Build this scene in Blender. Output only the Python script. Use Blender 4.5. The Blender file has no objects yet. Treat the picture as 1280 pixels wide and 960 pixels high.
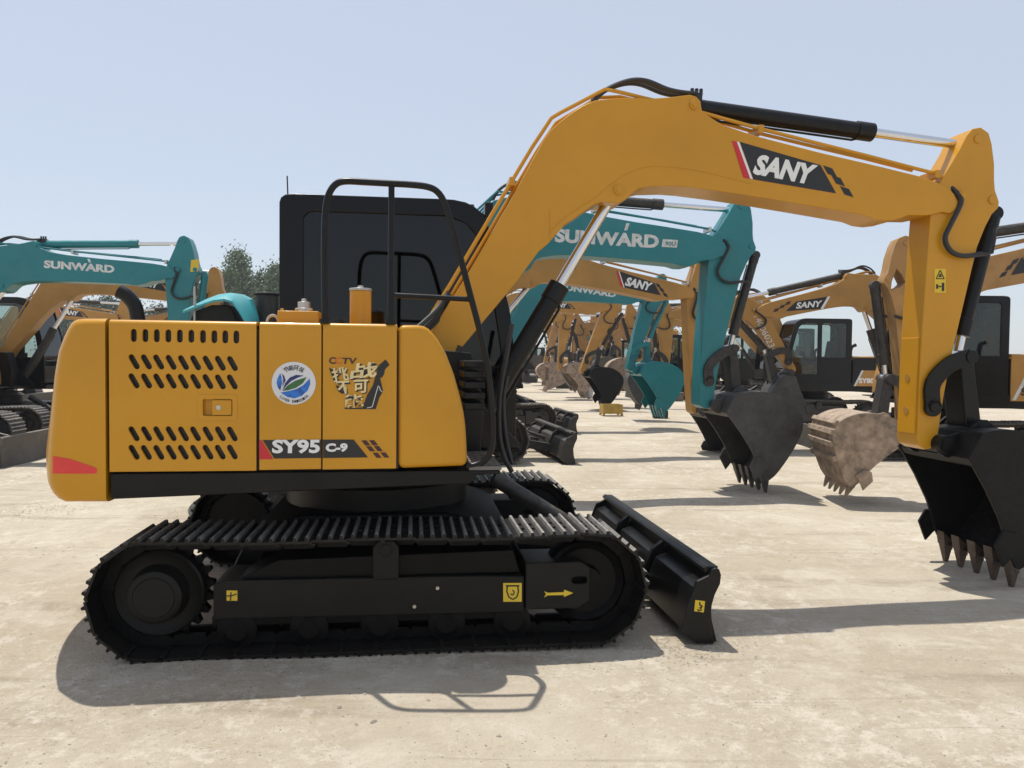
import bpy, bmesh, math, random
from mathutils import Vector, Matrix

# ------------------------------------------------------------------ camera, sky, sun, exposure
SC = bpy.context.scene
COL = SC.collection
cd = bpy.data.cameras.new('camera')
cd.sensor_width = 36.0
cd.lens = 36.0 * 961.0 / 1280.0
cd.clip_start = 0.05
cd.clip_end = 3000
cam = bpy.data.objects.new('camera', cd)
COL.objects.link(cam)
cam.matrix_world = Matrix([[0.999945, -0.0105, -0.0, 0.0], [0.000328, 0.031201, -0.999513, 0.0], [0.010495, 0.999458, 0.031202, 1.46]] + [[0, 0, 0, 1]])
SC.camera = cam
SUN_TO = Vector((-0.192, 0.252, 1.0)).normalized()          # direction towards the sun
SUN_EL = math.asin(SUN_TO.z)
SUN_AZ = math.atan2(SUN_TO.x, SUN_TO.y)
W = bpy.data.worlds.new('World')
SC.world = W
W.use_nodes = True
wn = W.node_tree
sky = wn.nodes.new('ShaderNodeTexSky')
sky.sky_type = 'NISHITA'
sky.sun_disc = False
sky.sun_elevation = SUN_EL
sky.sun_rotation = SUN_AZ
sky.air_density = 1.0
sky.dust_density = 0.6
sky.ozone_density = 1.6
bg = wn.nodes['Background']
bg.inputs[1].default_value = 0.15
veil = wn.nodes.new('ShaderNodeMix')                       # thin even overcast over the blue
veil.data_type = 'RGBA'
veil.inputs[0].default_value = 0.68
veil.inputs[7].default_value = (4.55, 4.85, 5.4, 1)
wn.links.new(sky.outputs[0], veil.inputs[6])
wn.links.new(veil.outputs[2], bg.inputs[0])
sl = bpy.data.lights.new('sun', 'SUN')
sl.energy = 4.5
sl.angle = math.radians(0.5)
sl.color = (1.0, 0.95, 0.86)
so = bpy.data.objects.new('sun', sl)
COL.objects.link(so)
so.rotation_euler = SUN_TO.to_track_quat('Z', 'Y').to_euler()
so.location = (0, 0, 30)
SC.view_settings.view_transform = 'Standard'
SC.view_settings.look = 'None'
SC.view_settings.exposure = 0.0
SC.view_settings.gamma = 1.0
SC.view_settings.use_curve_mapping = False

RND = random.Random(7)

# ------------------------------------------------------------------ materials
def mat(name, col, rough=0.5, metal=0.0, var=0.12, scale=3.0, dust=0.0, dustcol=(0.36, 0.29, 0.2), bump=0.0, bscale=60.0,
        coat=0.0, col2=None, spec=0.5):
    m = bpy.data.materials.new(name)
    m.use_nodes = True
    nt = m.node_tree
    N, L = nt.nodes, nt.links
    bs = N['Principled BSDF']
    bs.inputs['Roughness'].default_value = rough
    bs.inputs['Metallic'].default_value = metal
    bs.inputs['Coat Weight'].default_value = coat
    bs.inputs['Specular IOR Level'].default_value = spec
    tc = N.new('ShaderNodeTexCoord')
    nz = N.new('ShaderNodeTexNoise')
    nz.inputs['Scale'].default_value = scale
    nz.inputs['Detail'].default_value = 6
    nz.inputs['Roughness'].default_value = 0.62
    L.new(tc.outputs['Object'], nz.inputs['Vector'])
    mx = N.new('ShaderNodeMix')
    mx.data_type = 'RGBA'
    a = [max(0, c * (1 - var)) for c in col]
    b = [min(1, c * (1 + var)) for c in (col2 or col)]
    mx.inputs[6].default_value = (*a, 1)
    mx.inputs[7].default_value = (*b, 1)
    rp = N.new('ShaderNodeMapRange')
    rp.inputs[1].default_value = 0.3
    rp.inputs[2].default_value = 0.7
    L.new(nz.outputs['Fac'], rp.inputs[0])
    L.new(rp.outputs[0], mx.inputs[0])
    out = mx.outputs[2]
    if dust > 0:
        n2 = N.new('ShaderNodeTexNoise')
        n2.inputs['Scale'].default_value = scale * 4.3
        n2.inputs['Detail'].default_value = 8
        n2.inputs['Roughness'].default_value = 0.7
        L.new(tc.outputs['Object'], n2.inputs['Vector'])
        ge = N.new('ShaderNodeNewGeometry')
        sp = N.new('ShaderNodeSeparateXYZ')
        L.new(ge.outputs['Normal'], sp.inputs[0])
        up = N.new('ShaderNodeMapRange')
        up.inputs[1].default_value = 0.2
        up.inputs[2].default_value = 1.0
        up.inputs[3].default_value = 0.25
        up.inputs[4].default_value = 1.0
        L.new(sp.outputs['Z'], up.inputs[0])
        r2 = N.new('ShaderNodeMapRange')
        r2.inputs[1].default_value = 0.42
        r2.inputs[2].default_value = 0.72
        r2.inputs[4].default_value = dust
        L.new(n2.outputs['Fac'], r2.inputs[0])
        mu = N.new('ShaderNodeMath')
        mu.operation = 'MULTIPLY'
        L.new(r2.outputs[0], mu.inputs[0])
        L.new(up.outputs[0], mu.inputs[1])
        m2 = N.new('ShaderNodeMix')
        m2.data_type = 'RGBA'
        L.new(mu.outputs[0], m2.inputs[0])
        L.new(out, m2.inputs[6])
        m2.inputs[7].default_value = (*dustcol, 1)
        out = m2.outputs[2]
        rr = N.new('ShaderNodeMapRange')
        rr.inputs[3].default_value = rough
        rr.inputs[4].default_value = 0.9
        L.new(mu.outputs[0], rr.inputs[0])
        L.new(rr.outputs[0], bs.inputs['Roughness'])
    L.new(out, bs.inputs['Base Color'])
    if bump > 0:
        n3 = N.new('ShaderNodeTexNoise')
        n3.inputs['Scale'].default_value = bscale
        n3.inputs['Detail'].default_value = 4
        L.new(tc.outputs['Object'], n3.inputs['Vector'])
        bp = N.new('ShaderNodeBump')
        bp.inputs['Strength'].default_value = bump
        bp.inputs['Distance'].default_value = 0.01
        L.new(n3.outputs['Fac'], bp.inputs['Height'])
        L.new(bp.outputs[0], bs.inputs['Normal'])
    return m

def glass_mat(name, tint, gl_rough=0.02):
    m = bpy.data.materials.new(name)
    m.use_nodes = True
    N, L = m.node_tree.nodes, m.node_tree.links
    N.remove(N['Principled BSDF'])
    tr = N.new('ShaderNodeBsdfTransparent')
    tr.inputs[0].default_value = (*tint, 1)
    gl = N.new('ShaderNodeBsdfGlossy')
    gl.inputs['Roughness'].default_value = gl_rough
    fr = N.new('ShaderNodeFresnel')
    fr.inputs[0].default_value = 1.52
    mx = N.new('ShaderNodeMixShader')
    L.new(fr.outputs[0], mx.inputs[0])
    L.new(tr.outputs[0], mx.inputs[1])
    L.new(gl.outputs[0], mx.inputs[2])
    L.new(mx.outputs[0], N['Material Output'].inputs[0])
    return m

M = {}
M['amber'] = mat('amber_paint', (0.565, 0.268, 0.011), 0.30, var=0.08, scale=1.6, dust=0.10, bump=0.12, bscale=2.2, coat=0.1, spec=0.35)
M['amber_used'] = mat('amber_paint_used', (0.42, 0.21, 0.04), 0.45, var=0.14, scale=2.5, dust=0.4, bump=0.04)
M['amber_dirty'] = mat('amber_paint_dirty', (0.38, 0.20, 0.06), 0.6, var=0.25, scale=4, dust=0.7, bump=0.1)
M['teal'] = mat('teal_paint', (0.008, 0.185, 0.21), 0.36, var=0.1, scale=1.8, dust=0.25, bump=0.03)
M['teal_sunlit'] = mat('sunlit_teal_hood_paint', (0.05, 0.36, 0.4), 0.4, var=0.1, scale=2.0, dust=0.35)  # the teal paint made lighter, sunlight on the open lid put into the colour
M['black'] = mat('black_paint', (0.0042, 0.0046, 0.0054), 0.30, spec=0.28, var=0.25, scale=4, dust=0.1, dustcol=(0.2, 0.17, 0.13), bump=0.03)
M['black_deep'] = mat('shaded_black_steel', (0.003, 0.003, 0.0033), 0.45, var=0.3, scale=5, dust=0.05, dustcol=(0.2, 0.17, 0.13), bump=0.05, spec=0.16)  # chassis black painted deeper, shade around the running gear put into the colour
M['black_frame'] = mat('black_chassis_paint', (0.0085, 0.008, 0.0068), 0.45, spec=0.22, var=0.3, scale=5, dust=0.05, dustcol=(0.2, 0.17, 0.13), bump=0.05)
M['black_dusty'] = mat('dusty_black_steel', (0.020, 0.019, 0.018), 0.5, var=0.3, scale=5, dust=0.6, dustcol=(0.26, 0.21, 0.15), bump=0.06)
M['shoe'] = mat('track_steel', (0.006, 0.006, 0.006), 0.34, metal=0.0, spec=0.3, var=0.4, scale=9, dust=0.12, dustcol=(0.26, 0.22, 0.17), bump=0.1)
M['shoe_edge'] = mat('lit_worn_track_edge', (0.30, 0.285, 0.27), 0.42, metal=0.35, var=0.4, scale=14, dust=0.3)  # worn ridge steel, painted paler for the light the ridges catch
M['tooth'] = mat('rusty_brown_tooth', (0.075, 0.05, 0.038), 0.6, var=0.4, scale=9, dust=0.3, bump=0.1)
M['shoe_dirty'] = mat('dirty_track_steel', (0.06, 0.05, 0.04), 0.7, var=0.4, scale=8, dust=0.95, dustcol=(0.36, 0.29, 0.21), bump=0.15)
M['bucket_new'] = mat('black_bucket_paint', (0.0065, 0.0065, 0.007), 0.5, spec=0.2, var=0.3, scale=5, dust=0.16, dustcol=(0.2, 0.17, 0.14), bump=0.06)
M['bucket_worn'] = mat('worn_black_bucket', (0.045, 0.044, 0.043), 0.55, var=0.5, scale=4, dust=0.5, dustcol=(0.22, 0.19, 0.15), bump=0.1)
M['bucket_dirty'] = mat('mud_caked_bucket', (0.20, 0.155, 0.115), 0.85, var=0.4, scale=9, dust=1.0, dustcol=(0.44, 0.36, 0.28), bump=0.5, bscale=40, col2=(0.34, 0.25, 0.18))
M['bucket_grey'] = mat('bare_steel_bucket', (0.09, 0.08, 0.07), 0.6, metal=0.3, var=0.35, scale=5, dust=0.6, bump=0.12)
M['blade_grey'] = mat('dusty_grey_blade', (0.10, 0.09, 0.08), 0.65, var=0.25, scale=3, dust=0.55, bump=0.06)
M['rubber'] = mat('black_hose_rubber', (0.016, 0.016, 0.017), 0.45, var=0.15, bump=0.05)
M['chrome'] = mat('chrome_rod', (0.72, 0.72, 0.73), 0.14, metal=1.0, var=0.05)
M['steel'] = mat('zinc_fitting', (0.5, 0.48, 0.45), 0.35, metal=0.9, var=0.1)
M['inside'] = mat('dark_engine_bay', (0.012, 0.011, 0.010), 0.8, var=0.3, dust=0.1)
M['seat'] = mat('dark_seat_cloth', (0.03, 0.03, 0.034), 0.9, var=0.2)
M['white'] = mat('white_print', (0.78, 0.78, 0.76), 0.45, var=0.03)
M['white_worn'] = mat('worn_white_print', (0.62, 0.64, 0.62), 0.6, var=0.2, scale=14)
M['ink'] = mat('black_print', (0.014, 0.014, 0.015), 0.4, var=0.1)
M['red'] = mat('red_print', (0.55, 0.018, 0.028), 0.4, var=0.04)
M['reflector'] = mat('red_reflector_film', (0.72, 0.045, 0.04), 0.3, var=0.08, scale=20)
M['yellow'] = mat('yellow_sticker', (0.72, 0.50, 0.03), 0.45, var=0.05)
M['cream'] = mat('cream_print', (0.74, 0.60, 0.30), 0.45, var=0.12, scale=12)
M['orange'] = mat('orange_print', (0.62, 0.13, 0.015), 0.45, var=0.03)
M['maroon'] = mat('maroon_print', (0.055, 0.014, 0.016), 0.45, var=0.03)
M['sticker_white'] = mat('pearl_sticker_film', (0.68, 0.68, 0.70), 0.4, var=0.04)
M['blue'] = mat('blue_print', (0.012, 0.09, 0.42), 0.4, var=0.4, scale=30, col2=(0.02, 0.16, 0.55))
M['navy'] = mat('navy_print', (0.012, 0.025, 0.14), 0.4, var=0.1)
M['green'] = mat('green_print', (0.03, 0.13, 0.04), 0.4, var=0.3, scale=30)
M['grate'] = mat('grey_tread_plate', (0.16, 0.15, 0.14), 0.45, metal=0.5, var=0.25, dust=0.4, bump=0.2)
M['glass'] = glass_mat('tinted_cab_glass', (0.05, 0.06, 0.08))
M['cab_black'] = mat('glossy_black_cab_paint', (0.0028, 0.003, 0.0038), 0.16, spec=0.25, var=0.2, dust=0.04, bump=0.05, bscale=2.5)
M['glass_clear'] = glass_mat('clear_cab_glass', (0.80, 0.86, 0.85))
M['bark'] = mat('grey_bark', (0.16, 0.13, 0.10), 0.9, var=0.3, scale=5, bump=0.3)
M['leaf'] = mat('poplar_leaves', (0.085, 0.155, 0.055), 0.6, var=0.35, scale=1.5, col2=(0.11, 0.15, 0.075))
M['leaf_dark'] = mat('dark_leaves', (0.05, 0.085, 0.04), 0.6, var=0.35, scale=1.5)
M['stone'] = mat('grey_stone', (0.26, 0.23, 0.19), 0.9, var=0.4, scale=6)
M['plastic_green'] = mat('green_sack_cloth', (0.30, 0.40, 0.10), 0.6, var=0.3, scale=8)
M['crate_yellow'] = mat('dusty_yellow_steel_crate', (0.42, 0.27, 0.05), 0.6, var=0.25, scale=6, dust=0.5)
M['bucket_plastic'] = mat('white_plastic', (0.55, 0.55, 0.53), 0.5, var=0.1)

# ------------------------------------------------------------------ mesh helpers
def rot2(p, a):
    c, s = math.cos(a), math.sin(a)
    return (p[0] * c - p[1] * s, p[0] * s + p[1] * c)

def spline(pts, n=6, closed=False):
    P = [Vector(p) for p in pts]
    out = []
    m = len(P)
    for i in range(m if closed else m - 1):
        if closed:
            a, b, c, d = P[i - 1], P[i], P[(i + 1) % m], P[(i + 2) % m]
        else:
            a, b, c, d = P[max(i - 1, 0)], P[i], P[i + 1], P[min(i + 2, m - 1)]
        for k in range(n):
            t = k / n
            out.append(0.5 * ((2 * b) + (c - a) * t + (2 * a - 5 * b + 4 * c - d) * t * t + (3 * b - a - 3 * c + d) * t ** 3))
    if not closed:
        out.append(P[-1])
    return out

def circ(cx, cz, r, n=24, a0=0.0, a1=2 * math.pi):
    full = abs(a1 - a0 - 2 * math.pi) < 1e-6
    return [(cx + r * math.cos(a0 + (a1 - a0) * i / (n if full else n - 1)), cz + r * math.sin(a0 + (a1 - a0) * i / (n if full else n - 1))) for i in range(n)]

def slot(cx, cz, w, h, ang, n=5):
    r = w / 2
    pts = circ(0, h / 2 - r, r, n, 0, math.pi) + circ(0, -h / 2 + r, r, n, math.pi, 2 * math.pi)
    return [(cx + rot2(p, ang)[0], cz + rot2(p, ang)[1]) for p in pts]

def rrect(x0, x1, z0, z1, r, n=4):
    P = []
    for cx, cz, a in ((x1 - r, z1 - r, 0), (x0 + r, z1 - r, 1), (x0 + r, z0 + r, 2), (x1 - r, z0 + r, 3)):
        P += circ(cx, cz, r, n, a * math.pi / 2, (a + 1) * math.pi / 2)
    return P

class MB:
    def __init__(s):
        s.bm = bmesh.new()

    def _sheet(s, fr, loops):
        """solid between two parallel copies of a polygon with holes; fr(p, k) -> 3d point"""
        bm = s.bm
        top, bot, sides = [], [], []
        for lp in loops:
            A = [bm.verts.new(fr(p, 0)) for p in lp]
            B = [bm.verts.new(fr(p, 1)) for p in lp]
            n = len(lp)
            for i in range(n):
                j = (i + 1) % n
                bm.faces.new((A[i], A[j], B[j], B[i]))
            top.append(A)
            bot.append(B)
        if len(loops) == 1:
            bm.faces.new(list(reversed(top[0])))
            bm.faces.new(bot[0])
        else:
            for grp in (top, bot):
                es = []
                for A in grp:
                    for i in range(len(A)):
                        es.append(bm.edges.get((A[i], A[(i + 1) % len(A)])))
                bmesh.ops.triangle_fill(bm, use_beauty=True, use_dissolve=False, edges=es)
        return s

    def prism(s, pts, v0, v1, holes=()):                   # polygon in the side view (u, z)
        return s._sheet(lambda p, k: (p[0], (v0, v1)[k], p[1]), [list(pts)] + [list(h) for h in holes])

    def prism_x(s, pts, x0, x1, holes=()):                 # polygon in the end view (v, z)
        return s._sheet(lambda p, k: ((x0, x1)[k], p[0], p[1]), [list(pts)] + [list(h) for h in holes])

    def prism_z(s, pts, z0, z1):
        return s._sheet(lambda p, k: (p[0], p[1], (z0, z1)[k]), [list(pts)])

    def box(s, x0, x1, y0, y1, z0, z1):
        return s.prism([(x0, z0), (x1, z0), (x1, z1), (x0, z1)], y0, y1)

    def cyl(s, p0, p1, r0, r1=None, n=18):
        r1 = r0 if r1 is None else r1
        p0, p1 = Vector(p0), Vector(p1)
        d = (p1 - p0).normalized()
        a = d.orthogonal().normalized()
        b = d.cross(a)
        bm = s.bm
        R = []
        for p, r in ((p0, r0), (p1, r1)):
            R.append([bm.verts.new(p + (a * math.cos(2 * math.pi * i / n) + b * math.sin(2 * math.pi * i / n)) * r) for i in range(n)])
        for i in range(n):
            j = (i + 1) % n
            bm.faces.new((R[0][i], R[0][j], R[1][j], R[1][i]))
        bm.faces.new(list(reversed(R[0])))
        bm.faces.new(R[1])
        return s

    def lathe_y(s, cx, cz, prof, n=32):                    # prof: list of (v, radius) about an axis along y
        bm = s.bm
        R = []
        for v, r in prof:
            R.append([bm.verts.new((cx + r * math.cos(2 * math.pi * i / n), v, cz + r * math.sin(2 * math.pi * i / n))) for i in range(n)])
        for k in range(len(R) - 1):
            for i in range(n):
                j = (i + 1) % n
                bm.faces.new((R[k][i], R[k][j], R[k + 1][j], R[k + 1][i]))
        bm.faces.new(R[0])
        bm.faces.new(list(reversed(R[-1])))
        return s

    def tube(s, pts, r, n=8, sm=0, closed=False):
        P = spline(pts, sm, closed) if sm else [Vector(p) for p in pts]
        m = len(P)
        bm = s.bm
        R = []
        prev = None
        for i in range(m):
            if closed:
                d = (P[(i + 1) % m] - P[i - 1])
            else:
                d = P[min(i + 1, m - 1)] - P[max(i - 1, 0)]
            d.normalize()
            if prev is None:
                a = d.orthogonal().normalized()
            else:
                a = (prev - d * prev.dot(d)).normalized()
            prev = a
            b = d.cross(a)
            R.append([bm.verts.new(P[i] + (a * math.cos(2 * math.pi * k / n) + b * math.sin(2 * math.pi * k / n)) * r) for k in range(n)])
        for i in range(m if closed else m - 1):
            A, Bq = R[i], R[(i + 1) % m]
            for k in range(n):
                l = (k + 1) % n
                bm.faces.new((A[k], A[l], Bq[l], Bq[k]))
        if not closed:
            bm.faces.new(list(reversed(R[0])))
            bm.faces.new(R[-1])
        return s

    def mesh(s, name, m, flat=False, ang=35):
        bmesh.ops.recalc_face_normals(s.bm, faces=s.bm.faces)
        me = bpy.data.meshes.new(name)
        s.bm.to_mesh(me)
        s.bm.free()
        me.materials.append(m)
        if not flat:
            me.shade_smooth()
            me.set_sharp_from_angle(angle=math.radians(ang))
        return me

    def make(s, name, m, parent=None, bevel=0.0, flat=False, seg=2):
        return link(name, s.mesh(name, m, flat), parent, bevel, seg)

def link(name, me, parent=None, bevel=0.0, seg=2):
    o = bpy.data.objects.new(name, me)
    COL.objects.link(o)
    o.parent = parent
    if bevel:
        b = o.modifiers.new('bevel', 'BEVEL')
        b.width = bevel
        b.segments = seg
        b.limit_method = 'ANGLE'
        b.angle_limit = math.radians(38)
        b.harden_normals = True
    return o

def tag(o, label=None, cat=None, group=None, kind=None):
    if label: o['label'] = label
    if cat: o['category'] = cat
    if group: o['group'] = group
    if kind: o['kind'] = kind
    return o

def thing(name, label, cat, loc, yaw=0.0, group=None):
    o = bpy.data.objects.new(name, None)
    o.empty_display_size = 0.3
    COL.objects.link(o)
    o.location = (loc[0], loc[1], loc[2] if len(loc) > 2 else 0)
    o.rotation_euler = (0, 0, math.radians(yaw))
    return tag(o, label, cat, group)

# text: built-in font outlines laid on a parallelogram (p00 left foot, p10 right foot, p01 left top) of a plane v = const
_tc = {}
def text_mesh(body, bold):
    k = (body, bold)
    if k not in _tc:
        c = bpy.data.curves.new('print', 'FONT')
        c.body = body
        c.offset = bold
        c.resolution_u = 3
        o = bpy.data.objects.new('print', c)
        COL.objects.link(o)
        me = bpy.data.meshes.new_from_object(o.evaluated_get(bpy.context.evaluated_depsgraph_get()))
        V = [tuple(v.co[:2]) for v in me.vertices]
        F = [tuple(p.vertices) for p in me.polygons]
        bpy.data.objects.remove(o)
        bpy.data.curves.remove(c)
        bpy.data.meshes.remove(me)
        x0, x1 = min(v[0] for v in V), max(v[0] for v in V)
        y0, y1 = min(v[1] for v in V), max(v[1] for v in V)
        _tc[k] = ([((x - x0) / (x1 - x0), (y - y0) / (y1 - y0)) for x, y in V], F)
    return _tc[k]

def text(mb, body, v, p00, p10, p01, bold=0.02):
    V, F = text_mesh(body, bold)
    vs = [mb.bm.verts.new((p00[0] + x * (p10[0] - p00[0]) + y * (p01[0] - p00[0]), v,
                           p00[1] + x * (p10[1] - p00[1]) + y * (p01[1] - p00[1]))) for x, y in V]
    for f in F:
        try:
            mb.bm.faces.new([vs[i] for i in f])
        except ValueError:
            pass

def flat(mb, pts, v):
    mb.bm.faces.new([mb.bm.verts.new((p[0], v, p[1])) for p in pts])
    return mb

def decal(name, m, parent, polys, v, th=0.0015):
    """thin film of printed vinyl: each polygon a sheet th thick, outer face at v"""
    b = MB()
    s = 1 if v > 0 else -1
    for p in polys:
        b.prism(p, v, v - s * th)
    return b.make(name, m, parent, flat=True)

def seg2(poly, w):
    """strip polygons for an open polyline in the side view"""
    out = []
    for a, b in zip(poly[:-1], poly[1:]):
        d = Vector((b[0] - a[0], b[1] - a[1]))
        n = Vector((-d.y, d.x)).normalized() * w / 2
        out.append([(a[0] + n.x, a[1] + n.y), (b[0] + n.x, b[1] + n.y), (b[0] - n.x, b[1] - n.y), (a[0] - n.x, a[1] - n.y)])
    return out

# ------------------------------------------------------------------ ground
def ground_mat():
    m = bpy.data.materials.new('dusty_yard_ground')
    m.use_nodes = True
    N, L = m.node_tree.nodes, m.node_tree.links
    bs = N['Principled BSDF']
    bs.inputs['Roughness'].default_value = 0.95
    bs.inputs['Specular IOR Level'].default_value = 0.15
    tc = N.new('ShaderNodeTexCoord')
    def noise(scale, det=6, ro=0.6, dist=0.0, stretch=None):
        n = N.new('ShaderNodeTexNoise')
        n.inputs['Scale'].default_value = scale
        n.inputs['Detail'].default_value = det
        n.inputs['Roughness'].default_value = ro
        n.inputs['Distortion'].default_value = dist
        if stretch:
            mp = N.new('ShaderNodeMapping')
            mp.inputs['Rotation'].default_value = (0, 0, stretch[0])
            mp.inputs['Scale'].default_value = (stretch[1], stretch[2], 1)
            L.new(tc.outputs['Object'], mp.inputs[0])
            L.new(mp.outputs[0], n.inputs['Vector'])
        else:
            L.new(tc.outputs['Object'], n.inputs['Vector'])
        return n.outputs['Fac']
    def ramp(f, a, b, hi=1.0):
        r = N.new('ShaderNodeMapRange')
        r.interpolation_type = 'SMOOTHSTEP'
        r.inputs[1].default_value = a
        r.inputs[2].default_value = b
        r.inputs[4].default_value = hi
        L.new(f, r.inputs[0])
        return r.outputs[0]
    def mix(f, a, b):
        x = N.new('ShaderNodeMix')
        x.data_type = 'RGBA'
        L.new(f, x.inputs[0])
        for i, c in ((6, a), (7, b)):
            if isinstance(c, tuple):
                x.inputs[i].default_value = (*c, 1)
            else:
                L.new(c, x.inputs[i])
        return x.outputs[2]
    c = mix(ramp(noise(0.45, 6, 0.6, 0.4), 0.35, 0.65), (0.43, 0.36, 0.265), (0.52, 0.45, 0.345))
    c = mix(ramp(noise(1.0, 7, 0.65, 0.3, (0.15, 0.35, 2.6)), 0.54, 0.66, 0.6), c, (0.31, 0.25, 0.18))
    c = mix(ramp(noise(1.5, 12, 0.72, 0.5), 0.48, 0.62, 0.6), c, (0.60, 0.54, 0.44))           # pale dried crust
    c = mix(ramp(noise(2.1, 12, 0.74, 0.4), 0.545, 0.68, 0.45), c, (0.33, 0.27, 0.195))           # darker trodden soil
    smooth = c
    c = mix(ramp(noise(8, 12, 0.78), 0.51, 0.60, 0.6), c, (0.66, 0.60, 0.50))
    c = mix(ramp(noise(26, 12, 0.8), 0.53, 0.61, 0.55), c, (0.64, 0.58, 0.48))
    c = mix(ramp(noise(12, 12, 0.8), 0.56, 0.64, 0.55), c, (0.27, 0.215, 0.15))
    c = mix(ramp(noise(37, 12, 0.82, 0.4), 0.56, 0.64, 0.6), c, (0.23, 0.18, 0.13))
    c = mix(ramp(noise(0.6, 5, 0.6, 0.3), 0.44, 0.56, 0.7), c, smooth)
    c = mix(ramp(noise(1.0, 6, 0.7, 0.15, (0.12, 0.22, 14)), 0.59, 0.68, 0.55), c, (0.28, 0.225, 0.16))
    c = mix(ramp(noise(1.0, 6, 0.7, 0.15, (-0.5, 0.3, 11)), 0.61, 0.70, 0.5), c, (0.29, 0.235, 0.165))
    c = mix(ramp(noise(0.22, 4, 0.5, 0.2), 0.5, 0.62, 0.3), c, (0.36, 0.30, 0.235))
    hs = N.new('ShaderNodeHueSaturation')
    hs.inputs['Saturation'].default_value = 0.92
    hs.inputs['Value'].default_value = 1.03
    L.new(c, hs.inputs['Color'])
    L.new(hs.outputs[0], bs.inputs['Base Color'])
    ad = N.new('ShaderNodeMath')
    ad.operation = 'ADD'
    m1 = N.new('ShaderNodeMath')
    m1.operation = 'MULTIPLY'
    m1.inputs[1].default_value = 0.35
    L.new(noise(55, 6, 0.75), m1.inputs[0])
    L.new(noise(6, 8, 0.65), ad.inputs[0])
    L.new(m1.outputs[0], ad.inputs[1])
    bp = N.new('ShaderNodeBump')
    bp.inputs['Strength'].default_value = 0.75
    bp.inputs['Distance'].default_value = 0.05
    L.new(ad.outputs[0], bp.inputs['Height'])
    L.new(bp.outputs[0], bs.inputs['Normal'])
    return m

M['ground'] = ground_mat()
def hgt(x, y):
    return 0.012 * math.sin(1.9 * x + 0.7) * math.sin(1.3 * y + 0.4) + 0.008 * math.sin(4.1 * x + 2.2 * y) * math.sin(3.3 * y - 1.1 * x)

def build_ground():
    bm = bmesh.new()
    def axis(lo, hi, step, far):
        a = [lo - d for d in far[::-1]]
        n = int(round((hi - lo) / step))
        a += [lo + (hi - lo) * i / n for i in range(n + 1)]
        return a + [hi + d for d in far]
    far = [1, 3, 8, 20, 50, 120, 300, 800]
    xs, ys = axis(-12, 12, 0.12, far), axis(0.5, 16, 0.12, far)
    g = []
    for y in ys:
        row = []
        for x in xs:
            inside = -12 < x < 12 and 0.5 < y < 16
            z = -0.006 + (hgt(x, y) - 0.014 if inside else -0.010)
            row.append(bm.verts.new((x, y, z)))
        g.append(row)
    for j in range(len(ys) - 1):
        for i in range(len(xs) - 1):
            bm.faces.new((g[j][i], g[j][i + 1], g[j + 1][i + 1], g[j + 1][i]))
    me = bpy.data.meshes.new('ground')
    bm.to_mesh(me)
    bm.free()
    me.materials.append(M['ground'])
    me.shade_smooth()
    o = link('ground', me)
    o['kind'] = 'structure'
build_ground()

# ------------------------------------------------------------------ excavator geometry (metres, machine frame: u forward, v to its left, z up)
F0 = (0.40, 1.33)
S0 = (3.926, 2.598)
B0 = (3.826, 0.922)
BOOM = [(0.608,2.015),(0.718,2.208),(0.856,2.455),(0.994,2.71),(1.064,2.84),(1.103,2.896),(1.164,2.954),(1.229,3.007),(1.305,3.06),(1.392,3.1),(1.521,3.119),(1.682,3.133),(1.74,3.129),(1.887,3.147),(2.009,3.169),(2.051,3.158),(2.079,3.129),(2.091,3.062),(2.221,2.992),(2.444,2.931),(2.902,2.842),(3.21,2.79),(3.468,2.744),(3.59,2.722),(3.713,2.69),(3.813,2.651),(3.867,2.61),(3.898,2.558),(3.888,2.51),(3.842,2.476),(3.787,2.485),(3.679,2.459),(3.54,2.456),(3.46,2.425),(3.38,2.414),(3.299,2.42),(3.222,2.445),(2.834,2.494),(2.546,2.529),(2.267,2.559),(2.007,2.581),(1.897,2.584),(1.737,2.574),(1.676,2.558),(1.634,2.525),(1.591,2.483),(1.547,2.461),(1.495,2.464),(1.437,2.467),(1.386,2.445),(1.314,2.392),(1.201,2.313),(1.102,2.197),(1.036,2.138),(0.904,1.953),(0.782,1.803),(0.555,1.526),(0.438,1.336),(0.364,1.272),(0.29,1.276),(0.251,1.335),(0.26,1.414),(0.369,1.632)]
PIPE_A = [(0.377,1.743),(0.485,1.92),(0.672,2.243),(0.87,2.584),(0.995,2.798),(1.115,2.984),(1.171,3.021),(1.458,3.184),(1.531,3.176),(1.902,3.11),(2.106,3.07),(2.5,2.987),(2.923,2.908),(3.237,2.849),(3.617,2.775),(3.758,2.749),(3.841,2.715),(3.902,2.669)]
PIPE_B = [(0.421,1.731),(0.531,1.917),(0.719,2.243),(0.922,2.593),(1.05,2.813),(1.168,2.992),(1.226,3.031),(1.446,3.171),(1.59,3.184),(1.954,3.12),(2.164,3.079),(2.557,2.993),(2.99,2.917),(3.311,2.862),(3.665,2.795)]
STICK = [(3.718,2.461),(3.677,1.662),(3.663,0.956),(3.676,0.907),(3.724,0.879),(3.771,0.885),(3.816,0.956),(3.85,1.218),(3.895,1.486),(3.984,1.879),(4.068,2.256),(4.129,2.405),(4.174,2.488),(4.221,2.533),(4.225,2.576),(4.193,2.651),(4.185,2.716),(4.181,2.829),(4.158,2.963),(4.132,3.037),(4.071,3.072),(4.006,3.058),(3.967,3.008),(3.922,2.92),(3.855,2.809),(3.798,2.721),(3.742,2.633),(3.715,2.557)]
ARM_CYL = [(2.078,3.136),(3.338,3.03),(4.084,2.973)]
BOOM_CYL = [(1.557,2.562),(1.188,1.945),(0.681,1.057)]
BKT_CYL = [(4.259,2.466),(4.058,1.672),(4.027,1.515)]
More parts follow.
